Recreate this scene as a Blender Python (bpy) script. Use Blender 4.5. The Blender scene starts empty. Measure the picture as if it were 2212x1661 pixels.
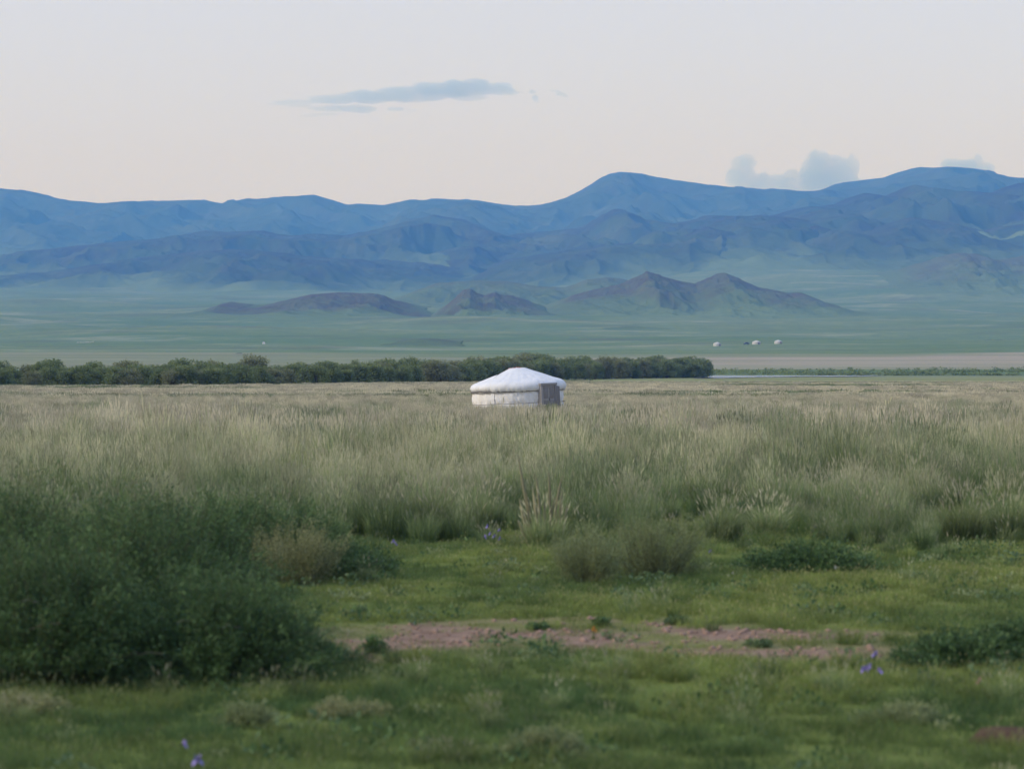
import bpy, math, random
import numpy as np
from mathutils import Vector, Matrix, Euler

random.seed(7)
RNG = np.random.default_rng(11)
scene = bpy.context.scene
rad = math.radians

# ------------------------------------------------------------------ camera, sky, sun, exposure
CAM_H = 2.94
FPX = 6272.0            # focal length in pixels of a 2212 px wide picture (20 degrees across)
HORIZON = 790.0
cam_d = bpy.data.cameras.new('camera')
cam_d.sensor_width = 36.0
cam_d.lens = 36.0 * FPX / 2212.0
cam_d.clip_start = 0.5
cam_d.clip_end = 60000
cam_d.dof.use_dof = True
cam_d.dof.focus_distance = 190.0
cam_d.dof.aperture_fstop = 2.5
cam = bpy.data.objects.new('camera', cam_d)
scene.collection.objects.link(cam)
cam.location = (0, 0, CAM_H)
cam.rotation_euler = (rad(90) - math.atan((830.5 - HORIZON) / FPX), 0, 0)
scene.camera = cam

SUN_EL, SUN_AZ = rad(34), rad(-104)      # azimuth from +Y (view direction) towards +X; the light comes from the left, behind the camera
world = bpy.data.worlds.new('World')
scene.world = world
world.use_nodes = True
wn, wl = world.node_tree.nodes, world.node_tree.links
wn.clear()
w_out = wn.new('ShaderNodeOutputWorld')
sky = wn.new('ShaderNodeTexSky')
sky.sky_type = 'NISHITA'
sky.sun_disc = False
sky.sun_elevation = SUN_EL
sky.sun_rotation = SUN_AZ
sky.air_density = 1.0
sky.dust_density = 3.0
sky.ozone_density = 1.0
bg_sky = wn.new('ShaderNodeBackground'); bg_sky.inputs['Strength'].default_value = 0.06
wl.new(sky.outputs[0], bg_sky.inputs['Color'])
# thin high veil of evening cloud: warm white low down, greyer and bluer overhead
tc = wn.new('ShaderNodeTexCoord')
sep = wn.new('ShaderNodeSeparateXYZ'); wl.new(tc.outputs['Generated'], sep.inputs[0])
ramp = wn.new('ShaderNodeValToRGB'); wl.new(sep.outputs['Z'], ramp.inputs[0])
ramp.color_ramp.interpolation = 'EASE'
ramp.color_ramp.elements[0].position = 0.0;  ramp.color_ramp.elements[0].color = (0.695, 0.715, 0.965, 1)
ramp.color_ramp.elements[1].position = 0.75; ramp.color_ramp.elements[1].color = (0.50, 0.68, 1.16, 1)
bg_veil = wn.new('ShaderNodeBackground'); bg_veil.inputs['Strength'].default_value = 0.83
wl.new(ramp.outputs[0], bg_veil.inputs['Color'])
addw = wn.new('ShaderNodeAddShader')
wl.new(bg_sky.outputs[0], addw.inputs[0]); wl.new(bg_veil.outputs[0], addw.inputs[1])
wl.new(addw.outputs[0], w_out.inputs['Surface'])

sun_d = bpy.data.lights.new('sun', 'SUN')
sun_d.energy = 2.0
sun_d.angle = rad(14)
sun_d.color = (1.0, 0.93, 0.84)
sun = bpy.data.objects.new('sun', sun_d)
scene.collection.objects.link(sun)
sdir = Vector((math.sin(SUN_AZ) * math.cos(SUN_EL), math.cos(SUN_AZ) * math.cos(SUN_EL), math.sin(SUN_EL)))
sun.rotation_euler = sdir.to_track_quat('Z', 'Y').to_euler()

scene.view_settings.view_transform = 'Standard'
scene.view_settings.look = 'None'
scene.view_settings.exposure = 0.0
scene.view_settings.gamma = 1.0
scene.cycles.use_denoising = True
scene.cycles.denoising_prefilter = 'ACCURATE'
scene.cycles.max_bounces = 6
scene.cycles.diffuse_bounces = 3
scene.cycles.transparent_max_bounces = 8
scene.cycles.volume_bounces = 0
scene.cycles.sample_clamp_indirect = 4.0

# ------------------------------------------------------------------ helpers
def fbm_hash(ix, iy, seed):
    h = (ix.astype(np.int64) * 374761393 + iy.astype(np.int64) * 668265263 + seed * 974711) & 0x7fffffff
    h = ((h ^ (h >> 13)) * 1274126177) & 0x7fffffff
    h = h ^ (h >> 16)
    return (h & 0xffff) / 65535.0

def vnoise(x, y, seed=0):
    x = np.asarray(x, float); y = np.asarray(y, float)
    x, y = np.broadcast_arrays(x, y)
    ix = np.floor(x); iy = np.floor(y)
    fx = x - ix; fy = y - iy
    fx = fx * fx * fx * (fx * (fx * 6 - 15) + 10); fy = fy * fy * fy * (fy * (fy * 6 - 15) + 10)
    a = fbm_hash(ix, iy, seed); b = fbm_hash(ix + 1, iy, seed)
    c = fbm_hash(ix, iy + 1, seed); d = fbm_hash(ix + 1, iy + 1, seed)
    return (a * (1 - fx) + b * fx) * (1 - fy) + (c * (1 - fx) + d * fx) * fy

def fbm(x, y, seed=0, oct=5, gain=0.5):
    s = 0.0; a = 1.0; n = 0.0; f = 1.0
    for o in range(oct):
        s = s + a * vnoise(np.asarray(x) * f + 17.3 * o, np.asarray(y) * f - 9.1 * o, seed + o)
        n += a; a *= gain; f *= 2.03
    return s / n

def ridged(x, y, seed=0, oct=4):
    s = 0.0; a = 1.0; n = 0.0; f = 1.0
    for o in range(oct):
        s = s + a * (1 - np.abs(2 * vnoise(np.asarray(x) * f + 5.7 * o, np.asarray(y) * f + 3.3 * o, seed + o) - 1))
        n += a; a *= 0.5; f *= 2.07
    return s / n

def sstep(a, b, x):
    t = np.clip((np.asarray(x, float) - a) / (b - a), 0, 1)
    return t * t * (3 - 2 * t)

def dist_of(py):            # flat-ground distance seen at picture row py (2212-wide picture)
    return FPX * CAM_H / (py - HORIZON)

def xat(px, D):
    return (px - 1106.0) / FPX * D

def zat(py, D):
    return CAM_H - (py - HORIZON) / FPX * D

def mesh_np(name, v, faces, smooth=True, attrs=None):
    """faces: list of int arrays (n,3) / (n,4)."""
    me = bpy.data.meshes.new(name)
    v = np.asarray(v, np.float32)
    me.vertices.add(len(v)); me.vertices.foreach_set('co', v.ravel())
    faces = [np.asarray(f, np.int32) for f in faces if len(f)]
    nl = sum(f.size for f in faces); nf = sum(len(f) for f in faces)
    me.loops.add(nl); me.polygons.add(nf)
    me.loops.foreach_set('vertex_index', np.concatenate([f.ravel() for f in faces]))
    tot = np.concatenate([np.full(len(f), f.shape[1], np.int32) for f in faces])
    st = np.zeros(nf, np.int32); st[1:] = np.cumsum(tot)[:-1]
    me.polygons.foreach_set('loop_start', st)
    if smooth:
        me.polygons.foreach_set('use_smooth', np.ones(nf, bool))
    for k, c in (attrs or {}).items():
        a = me.attributes.new(k, 'FLOAT_COLOR', 'POINT')
        a.data.foreach_set('color', np.asarray(c, np.float32).ravel())
    me.update(calc_edges=True)
    me.validate()
    return me

def grid_faces(nr, nc, wrap=False):
    i = np.arange(nr - 1)[:, None]; j = np.arange(nc if wrap else nc - 1)[None, :]
    a = i * nc + j; b = i * nc + (j + 1) % nc
    return np.stack([a, b, b + nc, a + nc], -1).reshape(-1, 4)

def link(name, me, mat=None, parent=None, loc=None, **props):
    o = bpy.data.objects.new(name, me)
    scene.collection.objects.link(o)
    if mat is not None and me is not None and len(me.materials) == 0:
        me.materials.append(mat)
    if parent is not None: o.parent = parent
    if loc is not None: o.location = loc
    for k, v in props.items(): o[k] = v
    return o

def thing(name, loc, label, cat, group=None, rot=(0, 0, 0), scale=1.0):
    o = bpy.data.objects.new(name, None)
    scene.collection.objects.link(o)
    o.empty_display_size = 0.2
    o.location = loc; o.rotation_euler = rot; o.scale = (scale,) * 3
    o['label'] = label; o['category'] = cat
    if group: o['group'] = group
    return o

def copy_tree(root, loc, rotz, scale, label, group=None, name=None):
    r = root.copy(); scene.collection.objects.link(r)
    if name: r.name = name
    r.location = loc; r.rotation_euler = (0, 0, rotz)
    r.scale = scale if hasattr(scale, '__len__') else (scale,) * 3
    r['label'] = label
    if group: r['group'] = group
    for ch in root.children:
        c = ch.copy(); scene.collection.objects.link(c); c.parent = r
        for g in ch.children:
            d = g.copy(); scene.collection.objects.link(d); d.parent = c
    return r

class NT:
    def __init__(s, name):
        s.m = bpy.data.materials.new(name); s.m.use_nodes = True
        s.t = s.m.node_tree; s.t.nodes.clear()
        s.out = s.t.nodes.new('ShaderNodeOutputMaterial')
    def n(s, typ, **kw):
        nd = s.t.nodes.new(typ)
        for k, v in kw.items(): setattr(nd, k, v)
        return nd
    def l(s, a, b): s.t.links.new(a, b)
    def noise(s, vec, scale, detail=4, rough=0.55, mscale=None):
        if mscale is not None:
            mp = s.n('ShaderNodeMapping'); mp.inputs['Scale'].default_value = mscale
            s.l(vec, mp.inputs['Vector']); vec = mp.outputs[0]
        nd = s.n('ShaderNodeTexNoise'); s.l(vec, nd.inputs['Vector'])
        nd.inputs['Scale'].default_value = scale; nd.inputs['Detail'].default_value = detail
        nd.inputs['Roughness'].default_value = rough
        return nd.outputs['Fac']
    def ramp(s, fac, stops):
        r = s.n('ShaderNodeValToRGB'); s.l(fac, r.inputs[0])
        cr = r.color_ramp
        while len(cr.elements) < len(stops): cr.elements.new(0.5)
        for e, (p, c) in zip(cr.elements, stops):
            e.position = p; e.color = (c, c, c, 1) if not hasattr(c, '__len__') else (*c, 1)
        return r.outputs[0]
    def mix(s, fac, a, b, blend='MIX'):
        m = s.n('ShaderNodeMix', data_type='RGBA', blend_type=blend)
        for sock, v in ((m.inputs[0], fac), (m.inputs[6], a), (m.inputs[7], b)):
            if hasattr(v, 'is_output'): s.l(v, sock)
            elif hasattr(v, '__len__'): sock.default_value = (*v, 1)
            else: sock.default_value = v
        return m.outputs[2]
    def math(s, op, a, b=0.0, clamp=False):
        m = s.n('ShaderNodeMath', operation=op, use_clamp=clamp)
        for sock, v in ((m.inputs[0], a), (m.inputs[1], b)):
            if hasattr(v, 'is_output'): s.l(v, sock)
            else: sock.default_value = v
        return m.outputs[0]
    def bsdf(s, col, rough=0.8, spec=0.2, bump=None, bstr=0.3, bdist=0.02):
        b = s.n('ShaderNodeBsdfPrincipled')
        if hasattr(col, 'is_output'): s.l(col, b.inputs['Base Color'])
        else: b.inputs['Base Color'].default_value = (*col, 1)
        b.inputs['Roughness'].default_value = rough
        b.inputs['Specular IOR Level'].default_value = spec
        if bump is not None:
            bp = s.n('ShaderNodeBump'); bp.inputs['Strength'].default_value = bstr
            bp.inputs['Distance'].default_value = bdist
            s.l(bump, bp.inputs['Height']); s.l(bp.outputs[0], b.inputs['Normal'])
        return b.outputs[0]
    def done(s, sh):
        s.l(sh, s.out.inputs['Surface']); return s.m
    def obj(s):
        return s.n('ShaderNodeTexCoord').outputs['Object']
    def attr(s, name, typ='GEOMETRY'):
        a = s.n('ShaderNodeAttribute', attribute_name=name, attribute_type=typ); return a
    def rgb(s, col):
        x = s.n('ShaderNodeSeparateColor'); s.l(col, x.inputs[0]); return x.outputs

# ------------------------------------------------------------------ ground height
_PD = np.array([0, 800, 850, 900, 1000, 1400, 2000, 2500, 3000, 4000, 5000, 6000, 7000, 8000, 9500, 14500], float)
_PY = np.array([0, 0, 0, 0, 0, 766, 753, 729, 706, 675, 655, 638, 620, 602, 585, 560], float)
_PZ = zat(_PY, _PD)
_PZ[:5] = [0, 0, 0.15, 1.0, 2.6]
_dd = np.linspace(0, 14500, 2901)
_zz = np.interp(_dd, _PD, _PZ)
_ker = np.hanning(41); _ker /= _ker.sum()
_zs = np.convolve(np.pad(_zz, 20, mode='edge'), _ker, mode='valid')
_w = sstep(900, 1500, _dd)
_zs = _zz * (1 - _w) + _zs * _w

def ground_z(x, y):
    x = np.asarray(x, float); y = np.asarray(y, float)
    z = np.interp(np.maximum(y, 0), _dd, _zs)
    near = 0.10 * (fbm(x / 9, y / 9, 3, 3) - 0.5) * (1 - sstep(300, 420, y)) * sstep(5, 15, y)
    near = near + 0.03 * (fbm(x / 1.3, y / 1.3, 4, 3) - 0.5) * (1 - sstep(60, 90, y))
    far = sstep(1000, 2200, y) * (fbm(x / 420, y / 300, 21, 4) - 0.5) * np.clip(y / 260, 0, 16)
    far = far + sstep(1500, 2600, y) * (fbm(x / 260 + 3, y / 230 + 7, 23, 4) - 0.5) * np.clip(y / 200, 0, 22)
    px = x / np.maximum(y, 1) * FPX + 1106
    tilt = 52 * sstep(1150, 1800, px) * sstep(4300, 7000, y) + 16 * sstep(900, 1300, px) * sstep(4600, 6800, y)
    return z + near + far + tilt

# what grows where --------------------------------------------------------------
def soil_mask(x, y):
    px = x / y * FPX + 1106
    wob = 1.1 * (fbm(x / 1.7, y / 1.2, 31, 4) - 0.5) + 0.4 * (fbm(x / 0.35, y / 0.35, 35, 3) - 0.5)
    c = 31.2 + 0.6 * np.sin(x * 0.7 + 1.0)
    d = np.abs(y - c - wob * 1.6)
    m = 1 - sstep(1.3, 2.7, d)
    m = m * sstep(540, 660, px) * (1 - 0.85 * sstep(1780, 2050, px))
    patch = sstep(0.40, 0.58, fbm(x / 0.8, y / 1.1, 37, 4))
    m = m * (0.42 + 0.58 * patch)
    return m

def tall_mask(x, y):
    """density of the tall straw grass."""
    px = x / np.maximum(y, 1) * FPX + 1106
    edge = 52 + 30 * (fbm(x / 1.7, y / 4.5, 51, 4) - 0.5) + np.where(px < 700, -6.0, 0) + 5.0 * sstep(1500, 1900, px) * np.sin(x * 0.9)
    return sstep(-4.0, 6.0, y - edge)

def green_strip(x, y):
    """darker sedge strips lying across the straw field."""
    n = fbm(x / 60 + 2.0, y / 14, 61, 3)
    m = sstep(0.62, 0.70, n) * sstep(230, 260, y)
    px = x / np.maximum(y, 1) * FPX + 1106
    w = 5 * (fbm(x / 15, 0 * x, 63, 3) - 0.5)
    m = np.maximum(m, (1 - sstep(8, 17, np.abs(y - 372 + w * 4))) * sstep(1480, 1620, px) * (1 - sstep(1980, 2120, px)))
    m = np.maximum(m, (1 - sstep(4, 10, np.abs(y - 330 + w * 3))) * sstep(40, 110, px) * (1 - sstep(480, 640, px)))
    m = np.maximum(m, (1 - sstep(4, 9, np.abs(y - 388 + w * 2))) * (1 - sstep(100, 180, px)))
    return m

# ------------------------------------------------------------------ materials: terrain
def mat_ground():
    t = NT('steppe_ground'); co = t.obj()
    m = t.attr('mask'); r = t.rgb(m.outputs['Color'])         # R bare soil, G straw field, B far plain
    fine = t.noise(co, 9.0, 6, 0.7)
    lawn = t.mix(t.noise(co, 1.3, 4), (0.10, 0.14, 0.03), (0.17, 0.20, 0.055))
    soilc = t.mix(t.ramp(t.noise(co, 2.6, 7, 0.75), [(0.30, 0.0), (0.68, 1.0)]), (0.14, 0.086, 0.060), (0.29, 0.20, 0.145))
    straw = t.mix(t.noise(co, 0.25, 5), (0.24, 0.24, 0.13), (0.42, 0.38, 0.25))
    streak = t.noise(co, 1.0, 7, 0.66, (1 / 260, 1 / 130, 0))
    streak2 = t.noise(co, 1.0, 6, 0.6, (1 / 700, 1 / 420, 0))
    plain = t.mix(t.ramp(streak2, [(0.35, 0.0), (0.65, 1.0)]), (0.095, 0.16, 0.06), (0.17, 0.215, 0.10))
    plain = t.mix(t.ramp(streak, [(0.54, 0.0), (0.72, 0.8)]), plain, (0.33, 0.34, 0.24))
    plain = t.mix(t.ramp(t.noise(co, 1.0, 6, 0.65, (1 / 200, 1 / 150, 0)), [(0.55, 0.0), (0.68, 0.75)]), plain, (0.11, 0.115, 0.075))
    spk = t.noise(co, 0.05, 6, 0.78)
    plain = t.mix(t.ramp(spk, [(0.42, 0.0), (0.66, 0.55)]), plain, (0.065, 0.105, 0.045))
    col = t.mix(r['Blue'], lawn, plain)
    bands = t.noise(co, 1.0, 5, 0.6, (1 / 120, 1 / 30, 0))
    strawb = t.mix(t.ramp(bands, [(0.4, 0.0), (0.68, 1.0)]), straw, (0.42, 0.365, 0.28))
    strawb = t.mix(r['Blue'], strawb, t.mix(t.noise(co, 1.0, 6, 0.65, (1 / 150, 1 / 40, 0)), (0.24, 0.215, 0.15), (0.39, 0.335, 0.255)))
    col = t.mix(r['Green'], col, strawb)
    col = t.mix(r['Red'], col, soilc)
    return t.done(t.bsdf(col, 0.95, 0.05, fine, 0.5, 0.03))

def mat_rock_hill(name, grass_a, grass_b, rock_a, rock_b, lo, hi, nsc=0.012, pale=(0.10, 0.125, 0.07)):
    t = NT(name); co = t.obj()
    m = t.attr('mask'); r = t.rgb(m.outputs['Color'])         # R = how stony
    g = t.mix(t.noise(co, 0.004, 6, 0.65), grass_a, grass_b)
    k = t.mix(t.noise(co, 0.02, 6, 0.7), rock_a, rock_b)
    f = t.math('ADD', r['Red'], t.math('MULTIPLY', t.math('SUBTRACT', t.noise(co, nsc, 7, 0.75), 0.5), 1.3))
    col = t.mix(t.ramp(f, [(lo, 0.0), (hi, 1.0)]), g, k)
    patch = t.noise(co, nsc * 0.45, 6, 0.7)
    col = t.mix(t.ramp(patch, [(0.50, 0.0), (0.70, 0.55)]), col, pale)
    low = t.math('ADD', r['Green'], t.math('MULTIPLY', t.math('SUBTRACT', t.noise(co, 0.006, 5, 0.65), 0.5), 0.5))
    col = t.mix(t.ramp(low, [(0.02, 1.0), (0.34, 0.0)]), col, (0.115, 0.165, 0.075))
    return t.done(t.bsdf(col, 0.95, 0.05, t.noise(co, 0.05, 6, 0.7), 0.6, 4.0))

M_GROUND = mat_ground()
M_FAR = mat_rock_hill('far_mountain', (0.03, 0.055, 0.03), (0.06, 0.08, 0.045), (0.035, 0.037, 0.036), (0.065, 0.06, 0.056), 0.40, 0.85, 0.006)
M_MID = mat_rock_hill('foothill', (0.026, 0.05, 0.022), (0.075, 0.105, 0.048), (0.018, 0.02, 0.02), (0.05, 0.044, 0.04), 0.36, 0.80, 0.008)
M_HILL = mat_rock_hill('stony_hill', (0.075, 0.12, 0.048), (0.115, 0.155, 0.07), (0.055, 0.05, 0.043), (0.098, 0.086, 0.073), 0.32, 1.05, 0.03, (0.12, 0.15, 0.085))

# ------------------------------------------------------------------ ground sheet
def build_ground():
    rows = np.concatenate([[-2000, -900, -350, -120, -40, -10, 4, 10],
                           np.exp(np.arange(math.log(14), math.log(14400), 0.0125))])
    inner = np.linspace(-1, 1, 241)
    out = np.array([1.4, 2.2, 4.0])
    nc = len(inner) + 6
    X = np.zeros((len(rows), nc)); Y = np.repeat(rows[:, None], nc, 1)
    for i, d in enumerate(rows):
        hw = 0.27 * (abs(d) + 14)
        o = hw + (9000 - hw) * np.array([0.08, 0.35, 1.0])
        X[i] = np.concatenate([-o[::-1], inner * hw, o])
    Z = ground_z(X, Y)
    tall = tall_mask(X, Y)
    # straw colours: field out to the willows, then a pale band beyond the river
    px = X / np.maximum(Y, 1) * FPX + 1106
    straw = tall * sstep(60, 80, Y) * (1 - sstep(480, 640, Y)) * (1 - 0.75 * green_strip(X, Y))
    straw = np.maximum(straw, 0.30 * sstep(480, 640, Y) * (1 - sstep(800, 850, Y)))
    wob = (fbm(X / 160, Y / 60, 71, 3) - 0.5)
    top = 1370 + 260 * sstep(1900, 2300, px) + 260 * (1 - sstep(300, 1100, px))
    beige = sstep(925, 965, Y + 40 * wob) * (1 - sstep(-120, 90, Y - top + 260 * wob))
    beige = beige * (0.45 + 0.55 * sstep(1000, 1600, px)) * (0.55 + 0.45 * sstep(0.35, 0.55, fbm(X / 200, Y / 25, 73, 4)))
    straw = np.maximum(straw, beige)
    plain = sstep(640, 800, Y)
    attr = np.stack([np.where(Y > 5, soil_mask(X, np.maximum(Y, 1)), 0) * (Y < 60), np.where(Y > 20, straw, 0), plain, np.ones_like(X)], -1)
    me = mesh_np('ground', np.stack([X, Y, Z], -1).reshape(-1, 3), [grid_faces(len(rows), nc)], True, {'mask': attr.reshape(-1, 4)})
    link('ground', me, M_GROUND, kind='structure')
build_ground()

# ------------------------------------------------------------------ mountains and hills
def build_range(name, prof, Dr, Wf, Wb, nx, nd, seed, mat, spur=400.0, rough=0.12, x_over=0.05, exp=(0.75, 1.5), rockbase=0.25, kind='structure', label=None, dvar=0.0, crag=0.0):
    prof = np.array(prof, float)
    u0, u1 = prof[0, 0], prof[-1, 0]
    u = np.linspace(u0, u1, nx)
    crest_py = np.interp(u, prof[:, 0], prof[:, 1])
    k = np.hanning(9); k /= k.sum()
    crest_py = np.convolve(np.pad(crest_py, 4, mode='edge'), k, mode='valid')
    crest_py = crest_py + 4.0 * (fbm(u / 26.0, 0 * u, seed + 21, 4) - 0.5) * min(1.0, Dr / 6000.0)
    s = np.concatenate([np.linspace(-0.02, 1, nd), 1 + np.linspace(0, 1, nd // 4 + 1)[1:]])
    D0 = Dr + dvar * (fbm(u / 300.0, 0 * u, seed + 9, 3) - 0.5)
    U, S = np.meshgrid(u, s)
    DR = np.repeat(D0[None, :], len(s), 0)
    Y = np.where(S <= 1, DR - Wf * (1 - S), DR + Wb * (S - 1))
    X = (U - 1106) / FPX * DR
    zc = zat(crest_py, D0)[None, :]
    base = ground_z(X, Y)
    # spurs and gullies run down from the crest
    wx = X + 0.25 * spur * (fbm(X / spur, Y / spur, seed + 1, 3) - 0.5) + (1 - S) * spur * 0.5 * (vnoise(X / (spur * 3), 0 * X, seed + 7) - 0.5)
    n = ridged(wx / spur, Y / (spur * 6), seed, 3)
    n = np.clip((n - 0.25) / 0.6, 0, 1)
    e = exp[1] + (exp[0] - exp[1]) * n
    sf = np.clip(S, 0, 1)
    h = np.where(S <= 1, sf ** e, np.cos(np.clip(S - 1, 0, 1) * math.pi / 2) ** 1.5)
    rel = np.maximum(zc - base, 0)
    relc = np.maximum(zc - ground_z((u - 1106) / FPX * D0, D0)[None, :], 0)
    R = np.where(S <= 1, rel * sf + relc * (1 - sf), relc)
    env = np.sqrt(np.clip(4 * sf * (1 - sf), 0, 1))
    det = (fbm(X / (spur * 0.45), Y / (spur * 0.45), seed + 3, 5) - 0.5) * rough * 1.2 * env * R
    det = det + (ridged((X + 0.5 * Y) / (spur * 0.55), (Y - 0.4 * X) / (spur * 1.1), seed + 13, 4) - 0.62) * rough * 1.5 * env * R
    det = det + (fbm(X / (spur * 0.06), Y / (spur * 0.06), seed + 17, 3) - 0.5) * crag * sstep(0.3, 0.8, h) * np.minimum(R, 60)
    Z = base + np.minimum(R * h + det, np.where(S <= 1, R * (0.52 + 0.45 * sf) + 1e-3, 1e9))
    Z = np.where(np.abs(S - 1) < 1e-6, base + R, Z)
    Z = np.where(R < 0.5, base - 2.0, Z)
    Z = np.where((S < 0) | (S >= 1.99), base - 4.0, Z)
    stony = np.clip(rockbase + 0.45 * (h - 0.5) + 0.35 * (ridged(X / (spur * 0.5), Y / (spur * 0.5), seed + 5, 3) - 0.5), 0, 1)
    stony = stony * np.clip(R / (0.35 * R.max() + 1e-3), 0, 1) * sstep(0.08, 0.42, h)
    attr = np.stack([stony, h, 0 * h, np.ones_like(h)], -1)
    me = mesh_np(name, np.stack([X, Y, Z], -1).reshape(-1, 3), [grid_faces(len(s), nx)], True, {'mask': attr.reshape(-1, 4)})
    o = link(name, me, mat, kind=kind)
    if label: o['label'] = label
    return o

FAR = [(-500, 430), (-300, 415), (0, 407), (60, 413), (130, 430), (230, 441), (270, 439), (320, 434), (430, 432), (480, 444), (520, 431), (550, 430), (600, 426),
       (680, 421), (700, 427), (745, 441), (830, 443), (880, 432), (950, 431), (1040, 435), (1110, 446), (1160, 446), (1220, 432), (1280, 396), (1320, 376), (1340, 372), (1380, 376),
       (1450, 390), (1560, 408), (1640, 412), (1700, 418), (1770, 412), (1830, 393), (1920, 382), (1960, 367), (1990, 362), (2030, 364), (2100, 378), (2212, 398), (2500, 405), (2700, 425)]
MID_L = [(-450, 545), (-200, 548), (0, 560), (75, 543), (250, 523), (360, 515), (440, 498), (500, 502), (565, 498), (625, 510), (675, 504), (740, 508), (800, 500), (890, 475),
         (915, 470), (935, 464), (1000, 473), (1050, 495), (1106, 513), (1200, 530), (1300, 545), (1400, 570), (1500, 595)]
MID_R = [(900, 560), (1000, 530), (1106, 508), (1200, 498), (1256, 493), (1300, 466), (1326, 453), (1346, 452), (1386, 473), (1456, 483), (1546, 465), (1606, 468), (1671, 473), (1736, 450),
         (1806, 440), (1866, 417), (1916, 423), (1945, 408), (1976, 400), (2056, 413), (2146, 418), (2180, 403), (2212, 396), (2400, 385), (2650, 420)]
SPUR_L = [(-500, 640), (-200, 600), (0, 596), (100, 588), (240, 566), (330, 552), (420, 545), (500, 538), (600, 546), (700, 558), (800, 562), (900, 570), (1000, 582), (1090, 588), (1180, 608), (1320, 645)]
SPUR_R = [(900, 640), (980, 618), (1106, 560), (1200, 548), (1300, 530), (1426, 526), (1490, 505), (1531, 491), (1606, 513), (1691, 523), (1761, 488), (1846, 510), (1900, 490), (1960, 470),
          (2050, 480), (2120, 498), (2212, 478), (2500, 470), (2800, 520)]
build_range('far_mountain_range', FAR, 12300, 3600, 1600, 1150, 190, 101, M_FAR, 640, 0.30, exp=(0.6, 1.9), crag=0.03, label='long blue far mountain ridge under the pale sky', rockbase=0.3)
build_range('foothill_range', MID_L, 8700, 1700, 900, 900, 140, 131, M_MID, 380, 0.40, crag=0.08, exp=(0.55, 2.1), dvar=700, label='dark blue green foothills below the left part of the far ridge', rockbase=0.42)
build_range('foothill_range', MID_R, 8600, 1900, 900, 850, 150, 151, M_MID, 400, 0.40, crag=0.08, exp=(0.55, 2.1), dvar=700, label='dark foothills climbing to the right edge in front of the far ridge', rockbase=0.42)
build_range('foothill_spur', SPUR_L, 7300, 1000, 600, 800, 100, 171, M_MID, 300, 0.36, crag=0.08, exp=(0.6, 2.1), dvar=500, label='low dark spurs at the foot of the left foothills', rockbase=0.4)
build_range('foothill_spur', SPUR_R, 7300, 1100, 700, 850, 110, 191, M_MID, 320, 0.36, crag=0.08, exp=(0.6, 2.1), dvar=500, label='rounded green spurs at the foot of the right foothills', rockbase=0.36)
build_range('hill', [(1800, 665), (1860, 640), (1920, 612), (1965, 594), (2000, 580), (2050, 562), (2085, 553), (2130, 556), (2170, 566), (2230, 560), (2300, 540), (2420, 560), (2640, 665)], 5600, 650, 500, 400, 70, 211, M_HILL, 120, 0.35, crag=0.05, exp=(1.1, 2.2),
            label='low stony hill at the right edge in front of the foothills', rockbase=0.42)
build_range('hill', [(820, 665), (900, 626), (950, 611), (1040, 611), (1106, 612), (1160, 618), (1220, 622), (1265, 604), (1310, 600), (1345, 606), (1400, 620), (1500, 668)], 5000, 420, 380, 380, 60, 221, M_HILL, 110, 0.3, crag=0.03, exp=(1.2, 2.2),
            label='low green rise behind the brown hills, partly hidden', rockbase=0.26)
build_range('hill', [(400, 697), (435, 678), (470, 660), (485, 656), (510, 659), (540, 663), (565, 663), (625, 648), (675, 636), (735, 632), (800, 634), (830, 639), (850, 648), (875, 656), (915, 668), (960, 688)], 3900, 430, 320, 480, 80, 231, M_HILL, 110, 0.34, crag=0.10, exp=(1.2, 2.5),
            rockbase=0.68, label='long low brown hill rising alone from the green plain on the left', dvar=120)
build_range('hill', [(920, 690), (965, 660), (985, 641), (1000, 628), (1017, 624), (1030, 634), (1045, 639), (1070, 633), (1085, 640), (1105, 643), (1140, 655), (1220, 690)], 3850, 380, 280, 300, 72, 241, M_HILL, 90, 0.34, crag=0.10, exp=(1.2, 2.5),
            label='small brown stony hill with a pointed top in the middle of the plain', rockbase=0.6, dvar=100)
build_range('hill', [(1150, 685), (1240, 640), (1300, 622), (1350, 612), (1380, 596), (1397, 587), (1412, 592), (1440, 600), (1470, 608), (1500, 613), (1520, 606), (1545, 595), (1566, 590), (1585, 597), (1610, 609), (1640, 621), (1680, 628), (1705, 633), (1725, 631), (1750, 642), (1820, 680)], 4150, 520, 380, 520, 86, 251, M_HILL, 130, 0.34, crag=0.10, exp=(1.2, 2.5),
            label='twin peaked brown hill rising from the green plain right of centre', rockbase=0.55, dvar=120)
build_range('mound', [(470, 772), (500, 765), (512, 762), (530, 761), (545, 764), (580, 768), (620, 773)], 1480, 60, 50, 80, 24, 261, M_HILL, 9, 0.3, label='tiny dark stony mound behind the willow row on the left', rockbase=0.7)
build_range('mound', [(810, 748), (860, 739), (900, 733), (930, 732), (965, 737), (1020, 747)], 2250, 130, 110, 90, 24, 271, M_HILL, 40, 0.25, label='low grassy mound on the plain above the ger', rockbase=0.3)
build_range('mound', [(1240, 718), (1310, 708), (1370, 705), (1440, 710), (1530, 722)], 3000, 160, 140, 90, 24, 281, M_HILL, 60, 0.25, label='low grassy swell on the plain below the twin peaked hill', rockbase=0.3)

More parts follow.
